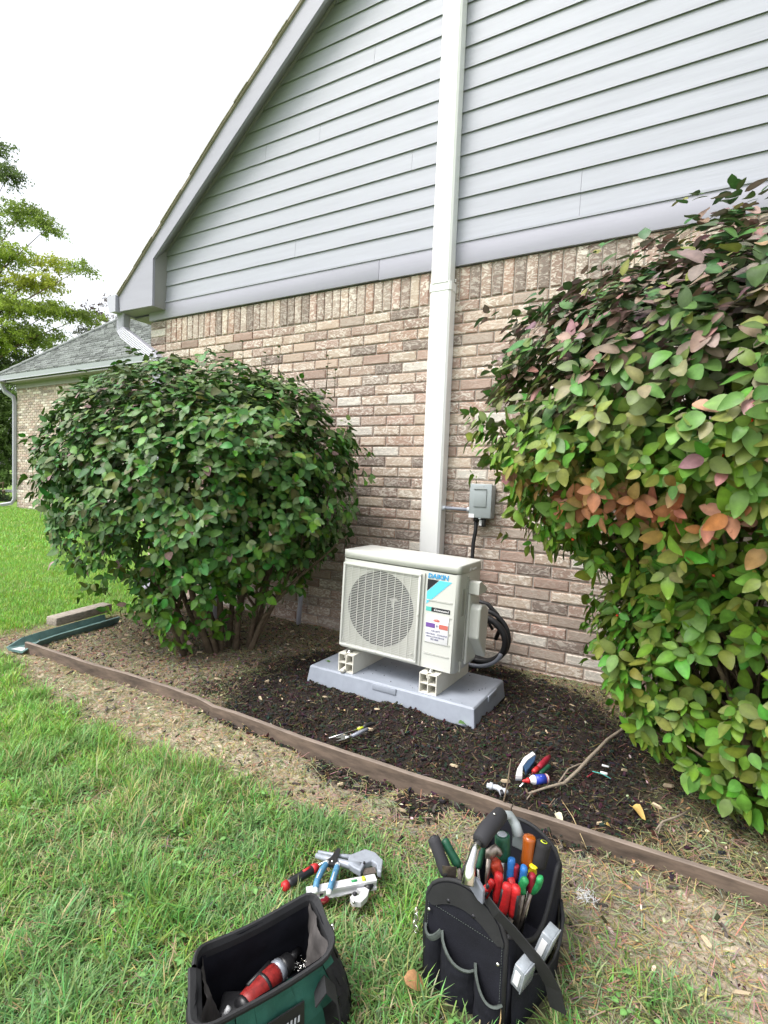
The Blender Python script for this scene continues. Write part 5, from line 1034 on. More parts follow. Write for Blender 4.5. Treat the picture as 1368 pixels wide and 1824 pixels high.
pl('red curved grip pliers standing left of the nearest red pliers in the tote', 'red', [(-0.307, -1.985, 0.235), (-0.286, -1.958, 0.210)], [(-0.310, -1.982, 0.165), (-0.298, -1.933, 0.160)], .0085, 'none')
pl('narrow red and black pliers at the left among the red grips in the tote', 'red', [(-0.317, -1.994, 0.220), (-0.329, -1.994, 0.200)], [(-0.338, -1.986, 0.165), (-0.345, -1.983, 0.160)], .0055)
pl('blue handled pliers with two upright grips in the middle of the tote', 'blue', [(-0.292, -1.945, 0.250), (-0.263, -1.949, 0.245)], [(-0.293, -1.947, 0.200), (-0.269, -1.940, 0.190)], .0072, 'none')
pl('green handled pliers with curved grips at the right rim of the tote', 'green', [(-0.255, -1.957, 0.225), (-0.231, -1.941, 0.230)], [(-0.262, -1.951, 0.185), (-0.250, -1.931, 0.180)], .0068, 'none', bow=.006)
P_, R_ = hand((-0.323, -1.969, 0.245), (-0.315, -1.954, 0.205), .0105, (.6, .9, 1, 1, .95, .8, .6)); stick('tin_snips', 'orange red snips handle under the wrench jaw in the tote', 'snips', [('handle', 'orange_red', P_, R_, 6, .8), ('blade', 'old_steel', [P_[-1], deep(P_[-1])], [.007, .005], 6, .6)])
P_, R_ = hand((-0.266, -1.902, 0.285), (-0.268, -1.908, 0.215), .0108, (.7, 1, 1, .93, 1, .8, .6)); stick('screwdriver', 'clear amber handled screwdriver at the far end of the tote', 'screwdriver', [('handle', 'amber', P_, R_, 8, 1), ('shaft', 'steel', [P_[-1], deep(P_[-1])], [.003, .003], 8, 1)])
P_, R_ = hand((-0.251, -1.916, 0.232), (-0.255, -1.911, 0.200), .0075, (.6, 1, .7, 1, .7, 1, .7)); stick('nut_driver', 'small clear yellow handle beside the amber screwdriver in the tote', 'nut driver', [('handle', 'yellow', P_, R_, 8, 1), ('shaft', 'steel', [P_[-1], deep(P_[-1])], [.003, .003], 8, 1)])
P_, R_ = hand((-0.283, -1.940, 0.235), (-0.286, -1.939, 0.200), .006); stick('screwdriver', 'thin dark red handle just right of the left blue grip in the tote', 'screwdriver', [('handle', 'dark_red', P_, R_, 8, 1), ('shaft', 'steel', [P_[-1], deep(P_[-1])], [.002, .002], 6, 1)])
P_, R_ = hand((-0.249, -1.935, 0.225), (-0.250, -1.931, 0.180), .0068); stick('screwdriver', 'dark red pointed handle between the green grips at the tote rim', 'screwdriver', [('handle', 'dark_red', P_, R_, 8, 1), ('shaft', 'steel', [P_[-1], deep(P_[-1])], [.003, .003], 6, 1)])
P_, R_ = hand((-0.237, -1.890, 0.275), (-0.245, -1.901, 0.220), .0145, (.8, 1, 1, .95, .95, .95, .8)); stick('flashlight', 'dark grey flashlight with a yellow ring at the far right corner of the tote', 'flashlight', [('body', 'grey_metal' if False else 'canvas_worn', P_, R_, 8, .8), ('ring', 'lime', [lerp3(P_[0], P_[2], -.10), lerp3(P_[0], P_[2], -.02)], [.0075, .0078], 12, 1), ('lens', 'black', [lerp3(P_[0], P_[2], -.12), lerp3(P_[0], P_[2], -.02)], [.005, .005], 12, 1)])
mb = MB(); a_, b_, c_, d_ = (-0.413, -2.045, 0.245), (-0.388, -2.026, 0.240), (-0.389, -2.023, 0.200), (-0.414, -2.034, 0.200); mb.add([a_, b_, c_, d_] + [(p[0], p[1] + .0015, p[2]) for p in (a_, b_, c_, d_)], [(0, 1, 2, 3), (7, 6, 5, 4), (0, 4, 5, 1), (1, 5, 6, 2), (2, 6, 7, 3), (3, 7, 4, 0)], 'old_steel'); tag(mb.build('scraper'), 'flat dark steel scraper blade between the black handle and the chrome tube', 'scraper')
mb = MB(); a_, b_ = (-0.365, -2.003, 0.235), (-0.347, -1.998, 0.170); grip(mb, a_, b_, .007, 'red', sx=.6); k_ = mb.build('handle'); k_.name = 'utility_knife'; tag(k_, 'red edged flat knife handle right beside the chrome tube in the tote', 'knife')

# --- green and black wide mouth bag
GO = Vector((-.655, -2.32, -.034)); gb = thing('wide_mouth_bag', 'open green and black canvas bag holding a red drill at the bottom of the picture', 'tool bag', GO)
A_, B_, C_, D_ = (V(-.764, -2.402, .152), V(-.660, -2.165, .152), V(-.543, -2.250, .148), V(-.645, -2.500, .146))
def loop4(cs, r=.022, n=5, z=None, mids=6):
    out = []; m = len(cs)
    for i in range(m):
        p0, p1, p2 = cs[i - 1], cs[i], cs[(i + 1) % m]; a = (p0 - p1).normalized(); b = (p2 - p1).normalized()
        for k in range(n + 1): t = k / n; s0, s1 = p1 + a * r, p1 + b * r; out.append((s0 * (1 - t) ** 2 + p1 * 2 * t * (1 - t) + s1 * t * t))
        for k in range(1, mids): out.append(out[-1].lerp(p2 + (p1 - p2).normalized() * r, 1 / (mids - k + 1)))
    return out
rim = loop4([A_, B_, C_, D_], .034); ctr = (A_ + B_ + C_ + D_) / 4
base = loop4([V(-.785, -2.385, -.03), V(-.672, -2.135, -.03), V(-.522, -2.205, -.03), V(-.625, -2.475, -.03)], .03)
def blend(t, bul=0.0, sc=1.0, wr=0.0):
    out = []
    for i, (a, b) in enumerate(zip(rim, base)):
        p = b.lerp(a, t); o_ = Vector((p.x - ctr.x, p.y - ctr.y, 0)); o_.normalize(); p = p + o_ * (bul + wr * math.sin(i * 1.7 + t * 5)); p = Vector((ctr.x + (p.x - ctr.x) * sc, ctr.y + (p.y - ctr.y) * sc, p.z)); out.append(tuple(p - GO))
    return out
NR = len(rim)
sides = []                                                     # which of the four sides each vertex lies on
outer_r = [blend(t, bul, 1.0, .0018) for t, bul in ((0, 0), (.12, .008), (.3, .014), (.5, .015), (.7, .010), (.88, .003), (1, 0))]
def side_of(i): return (i // (NR // 4)) % 4
mbg, mbk = MB(), MB()
for r in range(len(outer_r) - 1):
    for i in range(NR):
        j = (i + 1) % NR; mid = (Vector(outer_r[r][i]) + Vector(outer_r[r][j])) / 2 + GO
        f_ = [outer_r[r][i], outer_r[r][j], outer_r[r + 1][j], outer_r[r + 1][i]]
        d_ = (C_ - D_); u = ((mid - D_).x * d_.x + (mid - D_).y * d_.y) / (d_.x ** 2 + d_.y ** 2); near = ((mid - ctr).x * .92 - (mid - ctr).y * .40) > .040
        (mbg if near and .04 < u < .97 and r >= 2 else mbk).add(f_, [(0, 1, 2, 3)], 'green_cloth' if near and .04 < u < .97 and r >= 2 else 'canvas_worn', True)
cloth(mbg.build('green_panel', gb), .010, .045); cloth(mbk.build('outer_wall', gb), .010, .045)
inner = [blend(t, bul, sc) for t, bul, sc in ((1, -.004, 1), (.8, -.003, .95), (.55, .004, .92), (.3, .0, .90), (.06, -.004, .86))]
mb = MB(); mb.loft(inner, 'canvas', cap=(False, True)); cloth(mb.build('inside_lining', gb), .008, .05, 2)
rr = [(p[0], p[1], p[2] + .005 * math.sin(i_ * 2 * PI / 11 + .6) - .003) for i_, p in enumerate(blend(1.0, 0, 1, .0))]; hw_ = [-.011, .012]
mb = MB(); mb.tube(rr + [rr[0]], 1, 'webbing', prof=[(-.0035, -.013), (.0035, -.013), (.0055, 0), (.0035, .011), (0, .0135), (-.0035, .011), (-.0055, 0)], cap=False); mb.build('zip_band', gb)
def inpt(t, s, z, inset): # point on the far right inner end wall: t from B to C
    p = B_.lerp(C_, t) + (D_ - C_).normalized() * inset; return (p.x - GO.x, p.y - GO.y, z - GO.z)
mb = MB(); rows = [[inpt(t, 0, .150 - .10 * k / 4, .010 + .022 * math.sin(PI * t) * (.3 + k / 5) + .004 * math.sin(t * 14 + k)) for t in (0.04, .2, .35, .5, .65, .8, .96)] for k in range(5)]; mb.loft(rows, 'lining', close=False, cap=(False, False)); cloth(mb.build('end_gusset', gb), .012, .03, 2)
def inpt2(t, z, inset): p = A_.lerp(D_, t) + (B_ - A_).normalized() * inset; return (p.x - GO.x, p.y - GO.y, z - GO.z)
mb = MB(); rows = [[inpt2(t, .149 - .10 * k / 4, .010 + .035 * math.sin(PI * t) * (.25 + k / 4) + .003 * math.sin(t * 12 + k)) for t in (0.04, .2, .35, .5, .65, .8, .96)] for k in range(5)]; mb.loft(rows, 'lining', close=False, cap=(False, False)); cloth(mb.build('end_gusset', gb), .012, .03, 2)
mb = MB(); sN = Vector((.92, -.40, 0)); sU = (C_ - D_).normalized()
def onside(u, z, off=0.0): p = D_.lerp(C_, u) + sN * (.017 + off); return Vector((p.x, p.y, z)) - GO
lb = [onside(.36, .045), onside(.72, .045), onside(.72, .105, -.003), onside(.36, .105, -.003)]; mb.add([tuple(p) for p in lb] + [tuple(p + sN * .003) for p in lb], [(4, 5, 6, 7), (0, 1, 5, 4), (1, 2, 6, 5), (2, 3, 7, 6), (3, 0, 4, 7)], 'black'); lo_ = mb.build('name_patch', gb)
for i in range(9):
    mb = MB(); u = .44 + i * .028; a = onside(u, .078, .0036); b = onside(u + .012, .078 + .010, .0036); mb.add([tuple(onside(u, .076, .0034)), tuple(onside(u + .016, .076, .0034)), tuple(onside(u + .018, .088, .0030)), tuple(onside(u + .004, .088, .0030))], [(0, 1, 2, 3)], 'fitting'); mb.build('letter_mark', lo_)
mb = MB(); st_ = [onside(.80, .10, .002), onside(.86, .125, .010), onside(.93, .10, .018), onside(.97, .04, .022), onside(.99, -.01, .020)]; mb.tube(st_, 1, 'webbing', prof=[(-.018, -.0015), (.018, -.0015), (.018, .0015), (-.018, .0015)]); mb.build('carry_strap', gb)
mb = MB(); P0 = B_.lerp(C_, .62) - GO + V(.008, .008, .004); mb.ball(tuple(P0), .004, 'nickel', 6); mb.tube([P0, P0 + V(.006, .0, -.012)], [.003, .002], 'nickel', 6); mb.build('zip_pull', gb)
# drill inside
d0, d1, d2, d3 = V(*(-0.674, -2.198, 0.045)), V(*(-0.670, -2.238, 0.050)), V(*(-0.673, -2.269, 0.052)), V(*(-0.676, -2.348, 0.050)); dv = (d3 - d1).normalized()
dr_ = thing('cordless_drill', 'red cordless drill with black chuck lying inside the green bag', 'drill', d3 - V(0, 0, .035)); DB = Vector(dr_.location)
def S(p): return Vector(p) - DB
mb = MB(); mb.tube([S(d2), S(d2 + dv * .012), S(d2 + dv * .03), S(d2 + dv * .075), S(d2 + dv * .088)], [.020, .0235, .0245, .0215, .020], 'drill_red', 14); body = mb.build('body', dr_); mb = MB(); mb.tube([S(d2 + dv * .086), S(d2 + dv * .092), S(d2 + dv * .10)], [.0215, .0205, .012], 'black', 14); mb.build('rear_cap', dr_); mb = MB(); mb.tube([S(d2 + dv * .034), S(d2 + dv * .040)], [.0252, .0250], 'black', 16); mb.build('seam_band', dr_)
mb = MB(); mb.tube([S(d2 - dv * .012), S(d2 + dv * .002)], [.0205, .0215], 'grey_metal', 18)
for k in range(12): a = 2 * PI * k / 12
mb.build('clutch_collar', dr_)
mb = MB(); mb.tube([S(d1 - dv * .012), S(d1 - dv * .006), S(d1 + dv * .012), S(d2 - dv * .012)], [.009, .017, .0195, .0195], 'black', 16); mb.tube([S(d0), S(d1 - dv * .010)], [.0065, .009], 'black', 12); mb.build('chuck', dr_)
gd = V(*(-0.661, -2.317, 0.020)) - V(*(-0.677, -2.301, 0.050)); gd.normalize(); h0 = d2 + dv * .045
mb = MB(); mb.tube([S(h0), S(h0 + gd * .03), S(h0 + gd * .075)], [.017, .0165, .0175], 'drill_red', 10, sx=1.1); mb.build('grip', dr_)
mb = MB(); mb.box(S(h0 + gd * .018 - dv * .018), (.012, .012, .020), 'black', bev=.003); mb.build('trigger', dr_)
mb = MB(); mb.tube([S(d2 + dv * .010 + V(-.012, .004, .020)), S(d2 + dv * .07 + V(-.012, .004, .018))], .005, 'black', 6); mb.build('vent_strip', dr_)
bt = MB(); c_ = V(*(-0.689, -2.357, 0.040)); bt.box(tuple(c_), (.07, .05, .035), 'black', R=Matrix.Rotation(.6, 3, 'Z'), bev=.006); tag(bt.build('battery'), 'black battery block behind the red drill in the green bag', 'battery')
rg = random.Random(9); mb = MB(); c0 = V(*(-0.650, -2.218, 0.035))
for i in range(46):
    p = c0 + V(rg.gauss(0, .012), rg.gauss(0, .014), rg.uniform(-.004, .014)); a = V(rg.uniform(-1, 1), rg.uniform(-1, 1), rg.uniform(-.4, .6)).normalized() * .004; mb.tube([p - a, p + a], .0009, 'nickel', 5)
ch = mb.build('loose_screws'); ch['kind'] = 'stuff'
mb = MB(); mb.tube([V(*(-0.689, -2.395, 0.060)), V(*(-0.684, -2.387, 0.075))], [.005, .005], 'white', 8); tag(mb.build('marker_pen'), 'white pen standing at the near left end inside the green bag', 'pen')

# --- tools lying on the grass
def flatbox(mb, a, b, w, h, mt, bev=.002):
    a, b = Vector(a), Vector(b); d, s, u = frame_from(b - a); R = Matrix((d, s, u)).transposed(); mb.box(tuple((a + b) / 2), ((b - a).length, w, h), mt, R=R, bev=bev)
# torpedo level
L0, L1 = V(*(-0.779, -2.035, 0.012)), V(*(-0.656, -1.901, 0.012)); lv = thing('torpedo_level', 'white aluminium torpedo level lying on the grass under the blue pliers', 'level', (L0.x, L0.y, -.006)); LB_ = Vector(lv.location)
mb = MB(); d = (L1 - L0).normalized(); s = Vector((-d.y, d.x, 0)); s.normalize()
def lvl(x, w, z): return L0 + d * x + s * w + V(0, 0, z) - LB_
LN = (L1 - L0).length
mb.loft([[lvl(x, w, z) for w, z in ((-.012, -.014), (.012, -.014), (.012, -.008), (.008, -.006), (.008, .004), (.012, .006), (.012, .012), (-.012, .012), (-.012, .006), (-.008, .004), (-.008, -.006), (-.012, -.008))] for x in (0, LN)], 'white_alu', smooth=False); mb.build('body', lv)
mb = MB(); mb.tube([lvl(LN * .82, -.006, .0125), lvl(LN * .82, .006, .0125)], .005, 'lime', 10); mb.tube([lvl(LN * .64, .0, .0125), lvl(LN * .72, .0, .0125)], .0035, 'green', 8); mb.build('vial', lv)
for x in (.20, .93): mb = MB(); mb.tube([lvl(LN * x, -.0125, .0), lvl(LN * x, -.008, .0)], .0042, 'ink', 10); mb.build('end_hole', lv)
mb = MB(); mb.loft([[lvl(LN * .36, -.008, .0123), lvl(LN * .36, .008, .0123)], [lvl(LN * .58, -.008, .0123), lvl(LN * .58, .008, .0123)]], 'fitting', close=False, cap=(False, False)); mb.build('print_label', lv)
# blue pliers on top of the level
bp_ = thing('crimping_pliers', 'black headed pliers with pale blue grips lying across the white level', 'pliers', (-.80, -1.88, .03)); BB = Vector(bp_.location)
def W(p): return Vector(p) - BB
mb = MB(); hpv = V(*(-0.781, -1.922, 0.025)); tip = V(*(-0.800, -1.863, 0.020)); dd = (tip - hpv).normalized(); ss = Vector((-dd.y, dd.x, 0)).normalized()
mb.loft([[W(hpv + dd * x + ss * w_ * sgn_ + V(0, 0, z_)) for sgn_, z_ in ((-1, -.004), (1, -.004), (1, .004), (-1, .004))] for x, w_ in ((-.014, .010), (-.004, .0145), (.008, .012), (.020, .0085), (tip - hpv).length and ((tip - hpv).length, .005))], 'black', smooth=False); mb.ball(tuple(W(hpv + V(0, 0, .004))), .004, 'steel', 8); mb.build('head', bp_)
for a, b, c, e in (((-0.793, -1.929, 0.026), (-0.783, -1.969, 0.030), (-0.770, -2.006, 0.032), (-0.750, -2.039, 0.033)), ((-0.764, -1.920, 0.026), (-0.747, -1.959, 0.030), (-0.733, -1.993, 0.032), (-0.719, -2.025, 0.033))):
    mb = MB(); mb.tube([W(p) for p in (a, lerp3(a, b, .3), b, c, lerp3(c, e, .75))], [.006, .0082, .0082, .0078, .0072], 'pale_blue', 10, sx=1.0); hh = mb.build('grip', bp_)
    mb = MB(); mb.tube([W(lerp3(c, e, .72)), W(e)], [.0076, .006], 'white', 10); mb.tube([W(a), W(lerp3(a, b, .25))], [.0065, .008], 'white', 8); mb.build('grip_end', hh)
    mb = MB(); mb.tube([W(lerp3(lerp3(a, b, .9), c, .1)) + V(0, -.001, .0076), W(lerp3(b, c, .9)) + V(0, -.001, .0072)], .0016, 'white', 6); mb.build('grip_print', hh)
# pvc cutter
pc = thing('pipe_cutter', 'grey ratcheting plastic pipe cutter with hooked jaw lying on the grass', 'pipe cutter', (-.77, -1.80, -.01)); BB = Vector(pc.location)
mb = MB(); mb.tube([W(p) for p in ((-0.847, -1.907, 0.010), (-0.799, -1.900, 0.012), (-0.749, -1.892, 0.014), (-0.715, -1.883, 0.015))], [.007, .0085, .0105, .013], 'grey_metal', 10, sx=1); mb.build('upper_handle', pc)
mb = MB(); mb.tube([W(p) for p in ((-0.854, -1.887, 0.005), (-0.800, -1.873, 0.008), (-0.752, -1.859, 0.012))], [.005, .0055, .008], 'grey_metal', 8); mb.build('lower_handle', pc)
mb = MB(); mb.loft([[W(V(*p) + V(0, 0, z_)) for p in ((-0.761, -1.869, 0.010), (-0.737, -1.824, 0.010), (-0.706, -1.820, 0.010), (-0.672, -1.835, 0.010), (-0.653, -1.877, 0.010), (-0.664, -1.879, 0.010), (-0.678, -1.859, 0.010), (-0.697, -1.854, 0.010), (-0.707, -1.873, 0.010), (-0.701, -1.904, 0.010), (-0.723, -1.903, 0.010), (-0.749, -1.898, 0.010))] for z_ in (-.004, .014)], 'grey_metal', smooth=False); hk = mb.build('jaw', pc); sculpt(hk, .003)
mb = MB(); mb.loft([[W(V(*p) + V(0, 0, z_)) for p in ((-0.707, -1.878, 0.010), (-0.684, -1.858, 0.010), (-0.670, -1.874, 0.010), (-0.696, -1.900, 0.010))] for z_ in (.0, .003)], 'old_steel', smooth=False); mb.build('blade', pc)
mb = MB(); mb.ball(tuple(W((-0.707, -1.877, 0.027))), .004, 'ink', 8); mb.build('pivot', pc)
# screwdriver handle
sd = thing('screwdriver', 'thick red and black screwdriver lying on the grass left of the white level', 'screwdriver', (-0.864, -2.023, -0.015)); BB = Vector(sd.location)
a, b = V(*(-0.838, -2.039, 0.016)), V(*(-0.815, -1.951, 0.016)); mb = MB(); mb.tube([W(a.lerp(b, t)) for t in (0, .1, .5, .85, 1)], [.0125, .0125, .0115, .012, .010], 'black', 12); h_ = mb.build('handle', sd)
mb = MB(); mb.tube([W(a.lerp(b, t)) for t in (-.17, -.13, 0.0)], [.007, .0118, .0128], 'red', 12); mb.build('end_cap', sd); mb = MB(); mb.tube([W(a.lerp(b, t)) for t in (.86, .98, 1.08)], [.0124, .0118, .008], 'red', 12); mb.build('collar', sd); mb = MB(); mb.tube([W(a.lerp(b, t)) + V(0, -.001, .0095) for t in (.55, .8)], [.004, .004], 'red', 8); mb.build('grip_inlay', h_)
mb = MB(); mb.tube([W(a.lerp(b, 1.05)), W(a.lerp(b, 1.9))], .0032, 'steel', 8); mb.build('shaft', sd)
# tubing cutter
tc = thing('tubing_cutter', 'small steel tubing cutter with black knob lying in front of the white level', 'tubing cutter', (-0.681, -1.938, -0.020)); BB = Vector(tc.location)
mb = MB(); mb.loft([[W(V(*p) + V(0, 0, z_)) for p in ((-0.701, -1.940, 0.000), (-0.696, -1.927, 0.000), (-0.674, -1.924, 0.000), (-0.657, -1.929, 0.000), (-0.648, -1.954, 0.000), (-0.651, -1.979, 0.000), (-0.670, -1.988, 0.000), (-0.684, -1.980, 0.000), (-0.683, -1.968, 0.000), (-0.669, -1.964, 0.000), (-0.670, -1.949, 0.000), (-0.687, -1.947, 0.000))] for z_ in (-.004, .012)], 'white_alu', smooth=False); sculpt(mb.build('frame', tc), .002)
mb = MB(); mb.tube([W((-0.665, -1.933, 0.008)), W((-0.662, -1.917, 0.008))], [.009, .009], 'black', 10); mb.build('knob', tc)
mb = MB(); mb.tube([W((-0.688, -1.951, -0.002)), W((-0.676, -1.970, 0.016))], .0055, 'ink', 10); mb.tube([W((-0.675, -1.975, -0.002)), W((-0.665, -1.992, 0.014))], .0035, 'steel', 10); mb.build('roller', tc)
mb = MB(); a, b = V(*(-0.749, -2.041, 0.000)), V(*(-0.735, -2.002, 0.000)); grip(mb, a, b, .008, 'dark_red'); k_ = thing('screwdriver', 'screwdriver with short dark red handle by the far corner of the green bag', 'screwdriver', tuple(a)); BB = Vector(k_.location); mb.v = [tuple(Vector(v) - BB) for v in mb.v]; mb.build('handle', k_)
mb = MB(); mb.tube([W(b), W((-0.694, -1.958, 0.000))], .0026, 'steel', 8); mb.build('shaft', k_)
mb = MB(); flatbox(mb, (-0.769, -2.031, 0.000), (-0.742, -2.008, 0.004), .016, .008, 'white'); tag(mb.build('scraper'), 'pale flat scraper handle under the level beside the green bag', 'scraper')

# --- things on the soil bed
aw = thing('adjustable_wrench', 'small adjustable wrench with grey grip lying on the dark soil', 'wrench', (-1.161, -1.361, 0.020)); BB = Vector(aw.location)
mb = MB(); mb.tube([W((-1.124, -1.310, 0.035)), W((-1.113, -1.272, 0.037)), W((-1.102, -1.225, 0.038))], [.006, .0072, .006], 'conduit', 8, sx=1.2); mb.build('grip', aw)
mb = MB(); mb.tube([W((-1.124, -1.301, 0.034)), W((-1.138, -1.337, 0.033))], [.005, .007], 'steel', 8); mb.loft([[W(V(*p) + V(0, 0, z_)) for p in ((-1.146, -1.313, 0.030), (-1.161, -1.323, 0.030), (-1.170, -1.358, 0.030), (-1.166, -1.366, 0.030), (-1.152, -1.351, 0.030), (-1.145, -1.357, 0.030), (-1.154, -1.380, 0.030), (-1.147, -1.381, 0.030), (-1.132, -1.354, 0.030), (-1.129, -1.329, 0.030))] for z_ in (-.002, .006)], 'steel', smooth=False); mb.build('jaw', aw)
s3 = thing('screwdriver', 'screwdriver with black handle and lime collar lying on the dark soil', 'screwdriver', (-1.205, -1.358, 0.020)); BB = Vector(s3.location)
mb = MB(); mb.tube([W(p) for p in ((-1.120, -1.231, 0.040), (-1.120, -1.214, 0.041), (-1.111, -1.192, 0.042), (-1.101, -1.173, 0.040))], [.006, .0095, .0095, .006], 'black', 10); mb.build('handle', s3)
mb = MB(); mb.tube([W((-1.121, -1.225, 0.040)), W((-1.134, -1.253, 0.038))], [.0055, .005], 'lime', 8); mb.build('collar', s3); mb = MB(); mb.tube([W((-1.132, -1.246, 0.038)), W((-1.197, -1.366, 0.028))], .0026, 'steel', 8); mb.build('shaft', s3)
# utility knife
uk = thing('utility_knife', 'white and navy utility knife leaning on the soil behind the glue bottle', 'knife', (-0.478, -1.230, 0.020)); BB = Vector(uk.location)
mb = MB(); mb.loft([[W(V(*p) + V(0, 0, z_)) for p in ((-0.475, -1.249, 0.030), (-0.484, -1.198, 0.030), (-0.486, -1.107, 0.030), (-0.470, -1.041, 0.030), (-0.455, -1.056, 0.030), (-0.468, -1.114, 0.030), (-0.471, -1.172, 0.030), (-0.455, -1.235, 0.030))] for z_ in (.004, .020)], 'white', smooth=False); sculpt(mb.build('body', uk), .002)
mb = MB(); mb.loft([[W(V(*p) + V(0, 0, z_)) for p in ((-0.471, -1.163, 0.030), (-0.465, -1.107, 0.030), (-0.452, -1.059, 0.030), (-0.445, -1.103, 0.030), (-0.448, -1.165, 0.030), (-0.452, -1.203, 0.030))] for z_ in (.003, .019)], 'navy', smooth=False); sculpt(mb.build('grip', uk), .002)
mb = MB(); mb.loft([[W(V(*p) + V(0, 0, z_)) for p in ((-0.475, -1.249, 0.030), (-0.486, -1.196, 0.030), (-0.468, -1.196, 0.030), (-0.457, -1.237, 0.030))] for z_ in (.002, .008)], 'grey_metal', smooth=False); mb.build('nose', uk)
s4 = thing('screwdriver', 'red and black screwdriver lying between the utility knife and the green handle', 'screwdriver', (-0.449, -1.269, 0.020)); BB = Vector(s4.location)
mb = MB(); mb.tube([W(p) for p in ((-0.423, -1.145, 0.045), (-0.418, -1.116, 0.046), (-0.412, -1.066, 0.045), (-0.407, -1.031, 0.044))], [.009, .0105, .011, .007], 'dark_red', 10); mb.build('handle', s4)
mb = MB(); mb.tube([W((-0.431, -1.177, 0.043)), W((-0.423, -1.145, 0.045))], [.008, .0095], 'red', 10); mb.build('collar', s4); mb = MB(); mb.tube([W((-0.430, -1.167, 0.043)), W((-0.451, -1.278, 0.030))], .003, 'steel', 8); mb.build('shaft', s4)
s5 = thing('screwdriver', 'dark green handled screwdriver on the soil just above the glue bottle', 'screwdriver', (-0.448, -1.153, 0.020)); BB = Vector(s5.location)
mb = MB(); grip(mb, W((-0.411, -1.160, 0.035)), W((-0.395, -1.084, 0.035)), .008, 'dark_green'); mb.build('handle', s5); mb = MB(); mb.tube([W((-0.411, -1.160, 0.035)), W((-0.449, -1.184, 0.030))], .0026, 'steel', 6); mb.build('shaft', s5)
bo = thing('glue_bottle', 'small white glue bottle with red nozzle and blue label lying on the soil', 'bottle', (-0.461, -1.227, 0.020)); BB = Vector(bo.location)
a, b = V(*(-0.426, -1.236, 0.042)), V(*(-0.377, -1.187, 0.042)); mb = MB(); mb.tube([W(a.lerp(b, t)) for t in (-.10, 0, .12, .92, 1)], [.006, .010, .0155, .0155, .011], 'white', 16); mb.build('body', bo)
mb = MB(); mb.tube([W(a.lerp(b, t)) for t in (.22, .82)], .0160, 'label_blue', 16); lbl = mb.build('label', bo)
mb = MB()
for i in range(3): p = a.lerp(b, .62 + .0 * i) + V(.0, -.009, .0135 - .005 * i); mb.ball(tuple(W(p)), .0022, 'white', 6)
mb.build('label_print', lbl)
mb = MB(); mb.tube([W(a.lerp(b, t)) for t in (.84, 1.0)], [.0162, .0125], 'red', 16); mb.tube([W(a.lerp(b, t)) for t in (-.45, -.36, -.2, -.19, -.08)], [.0025, .0055, .0065, .009, .0092], 'red', 12); mb.build('nozzle', bo)
cf = thing('conduit_connector', 'light grey bent liquidtight connector lying by the edging above the tote', 'pipe fitting', (-0.514, -1.333, 0.020)); BB = Vector(cf.location)
mb = MB(); mb.tube([W(p) for p in ((-0.550, -1.333, 0.030), (-0.533, -1.330, 0.030), (-0.515, -1.326, 0.030), (-0.499, -1.331, 0.028), (-0.488, -1.347, 0.024))], [.0085, .0085, .0095, .0105, .010], 'fitting', 12); mb.build('elbow', cf)
mb = MB(); mb.tube([W((-0.541, -1.331, 0.030)), W((-0.530, -1.328, 0.030))], .0125, 'fitting', 6); mb.build('hex_nut', cf); mb = MB(); mb.tube([W((-0.495, -1.344, 0.034)), W((-0.486, -1.362, 0.034))], .0062, 'ink', 10); mb.tube([W((-0.492, -1.330, 0.030)), W((-0.482, -1.337, 0.025))], .0125, 'fitting', 10); mb.build('open_end', cf)
mb = MB(); mb.tube([(-0.266, -1.060, 0.022), (-0.249, -1.021, 0.026)], .0022, 'dark_red', 6); tag(mb.build('wire_offcut'), 'short red wire offcut on the soil right of the long branch', 'wire')
mb = MB(); mb.tube([(-0.254, -1.024, 0.030), (-0.222, -1.021, 0.030), (-0.190, -1.027, 0.024)], .0014, 'logo_teal', 5); tag(mb.build('wire_offcut'), 'thin turquoise wire offcut on the soil right of the long branch', 'wire')
mb = MB(); mb.tube([(-0.229, -1.006, 0.025), (-0.205, -1.003, 0.025)], .0058, 'white', 8); tag(mb.build('plastic_offcut'), 'small white plastic tube piece beside the turquoise wire', 'offcut')
mb = MB(); mb.tube([(-0.233, -0.936, 0.020), (-0.208, -0.934, 0.020)], .004, 'white', 8); tag(mb.build('plastic_offcut'), 'smaller white scrap above the white tube piece', 'offcut')
rg = random.Random(3); mb = MB(); c0 = V(*(-0.175, -1.617, -0.015))
for i in range(60):
    p = c0 + V(rg.gauss(0, .013), rg.gauss(0, .013), rg.uniform(0, .012)); a = V(rg.uniform(-1, 1), rg.uniform(-1, 1), rg.uniform(-.5, .8)).normalized() * rg.uniform(.004, .011); b = V(rg.uniform(-1, 1), rg.uniform(-1, 1), rg.uniform(-.3, .5)) * .004; mb.tube([p - a, p + b, p + a], .00055, 'glass_thread', 4)
tag(mb.build('plastic_tangle'), 'tangle of clear silvery plastic threads on the bare strip right of the tote', 'litter')

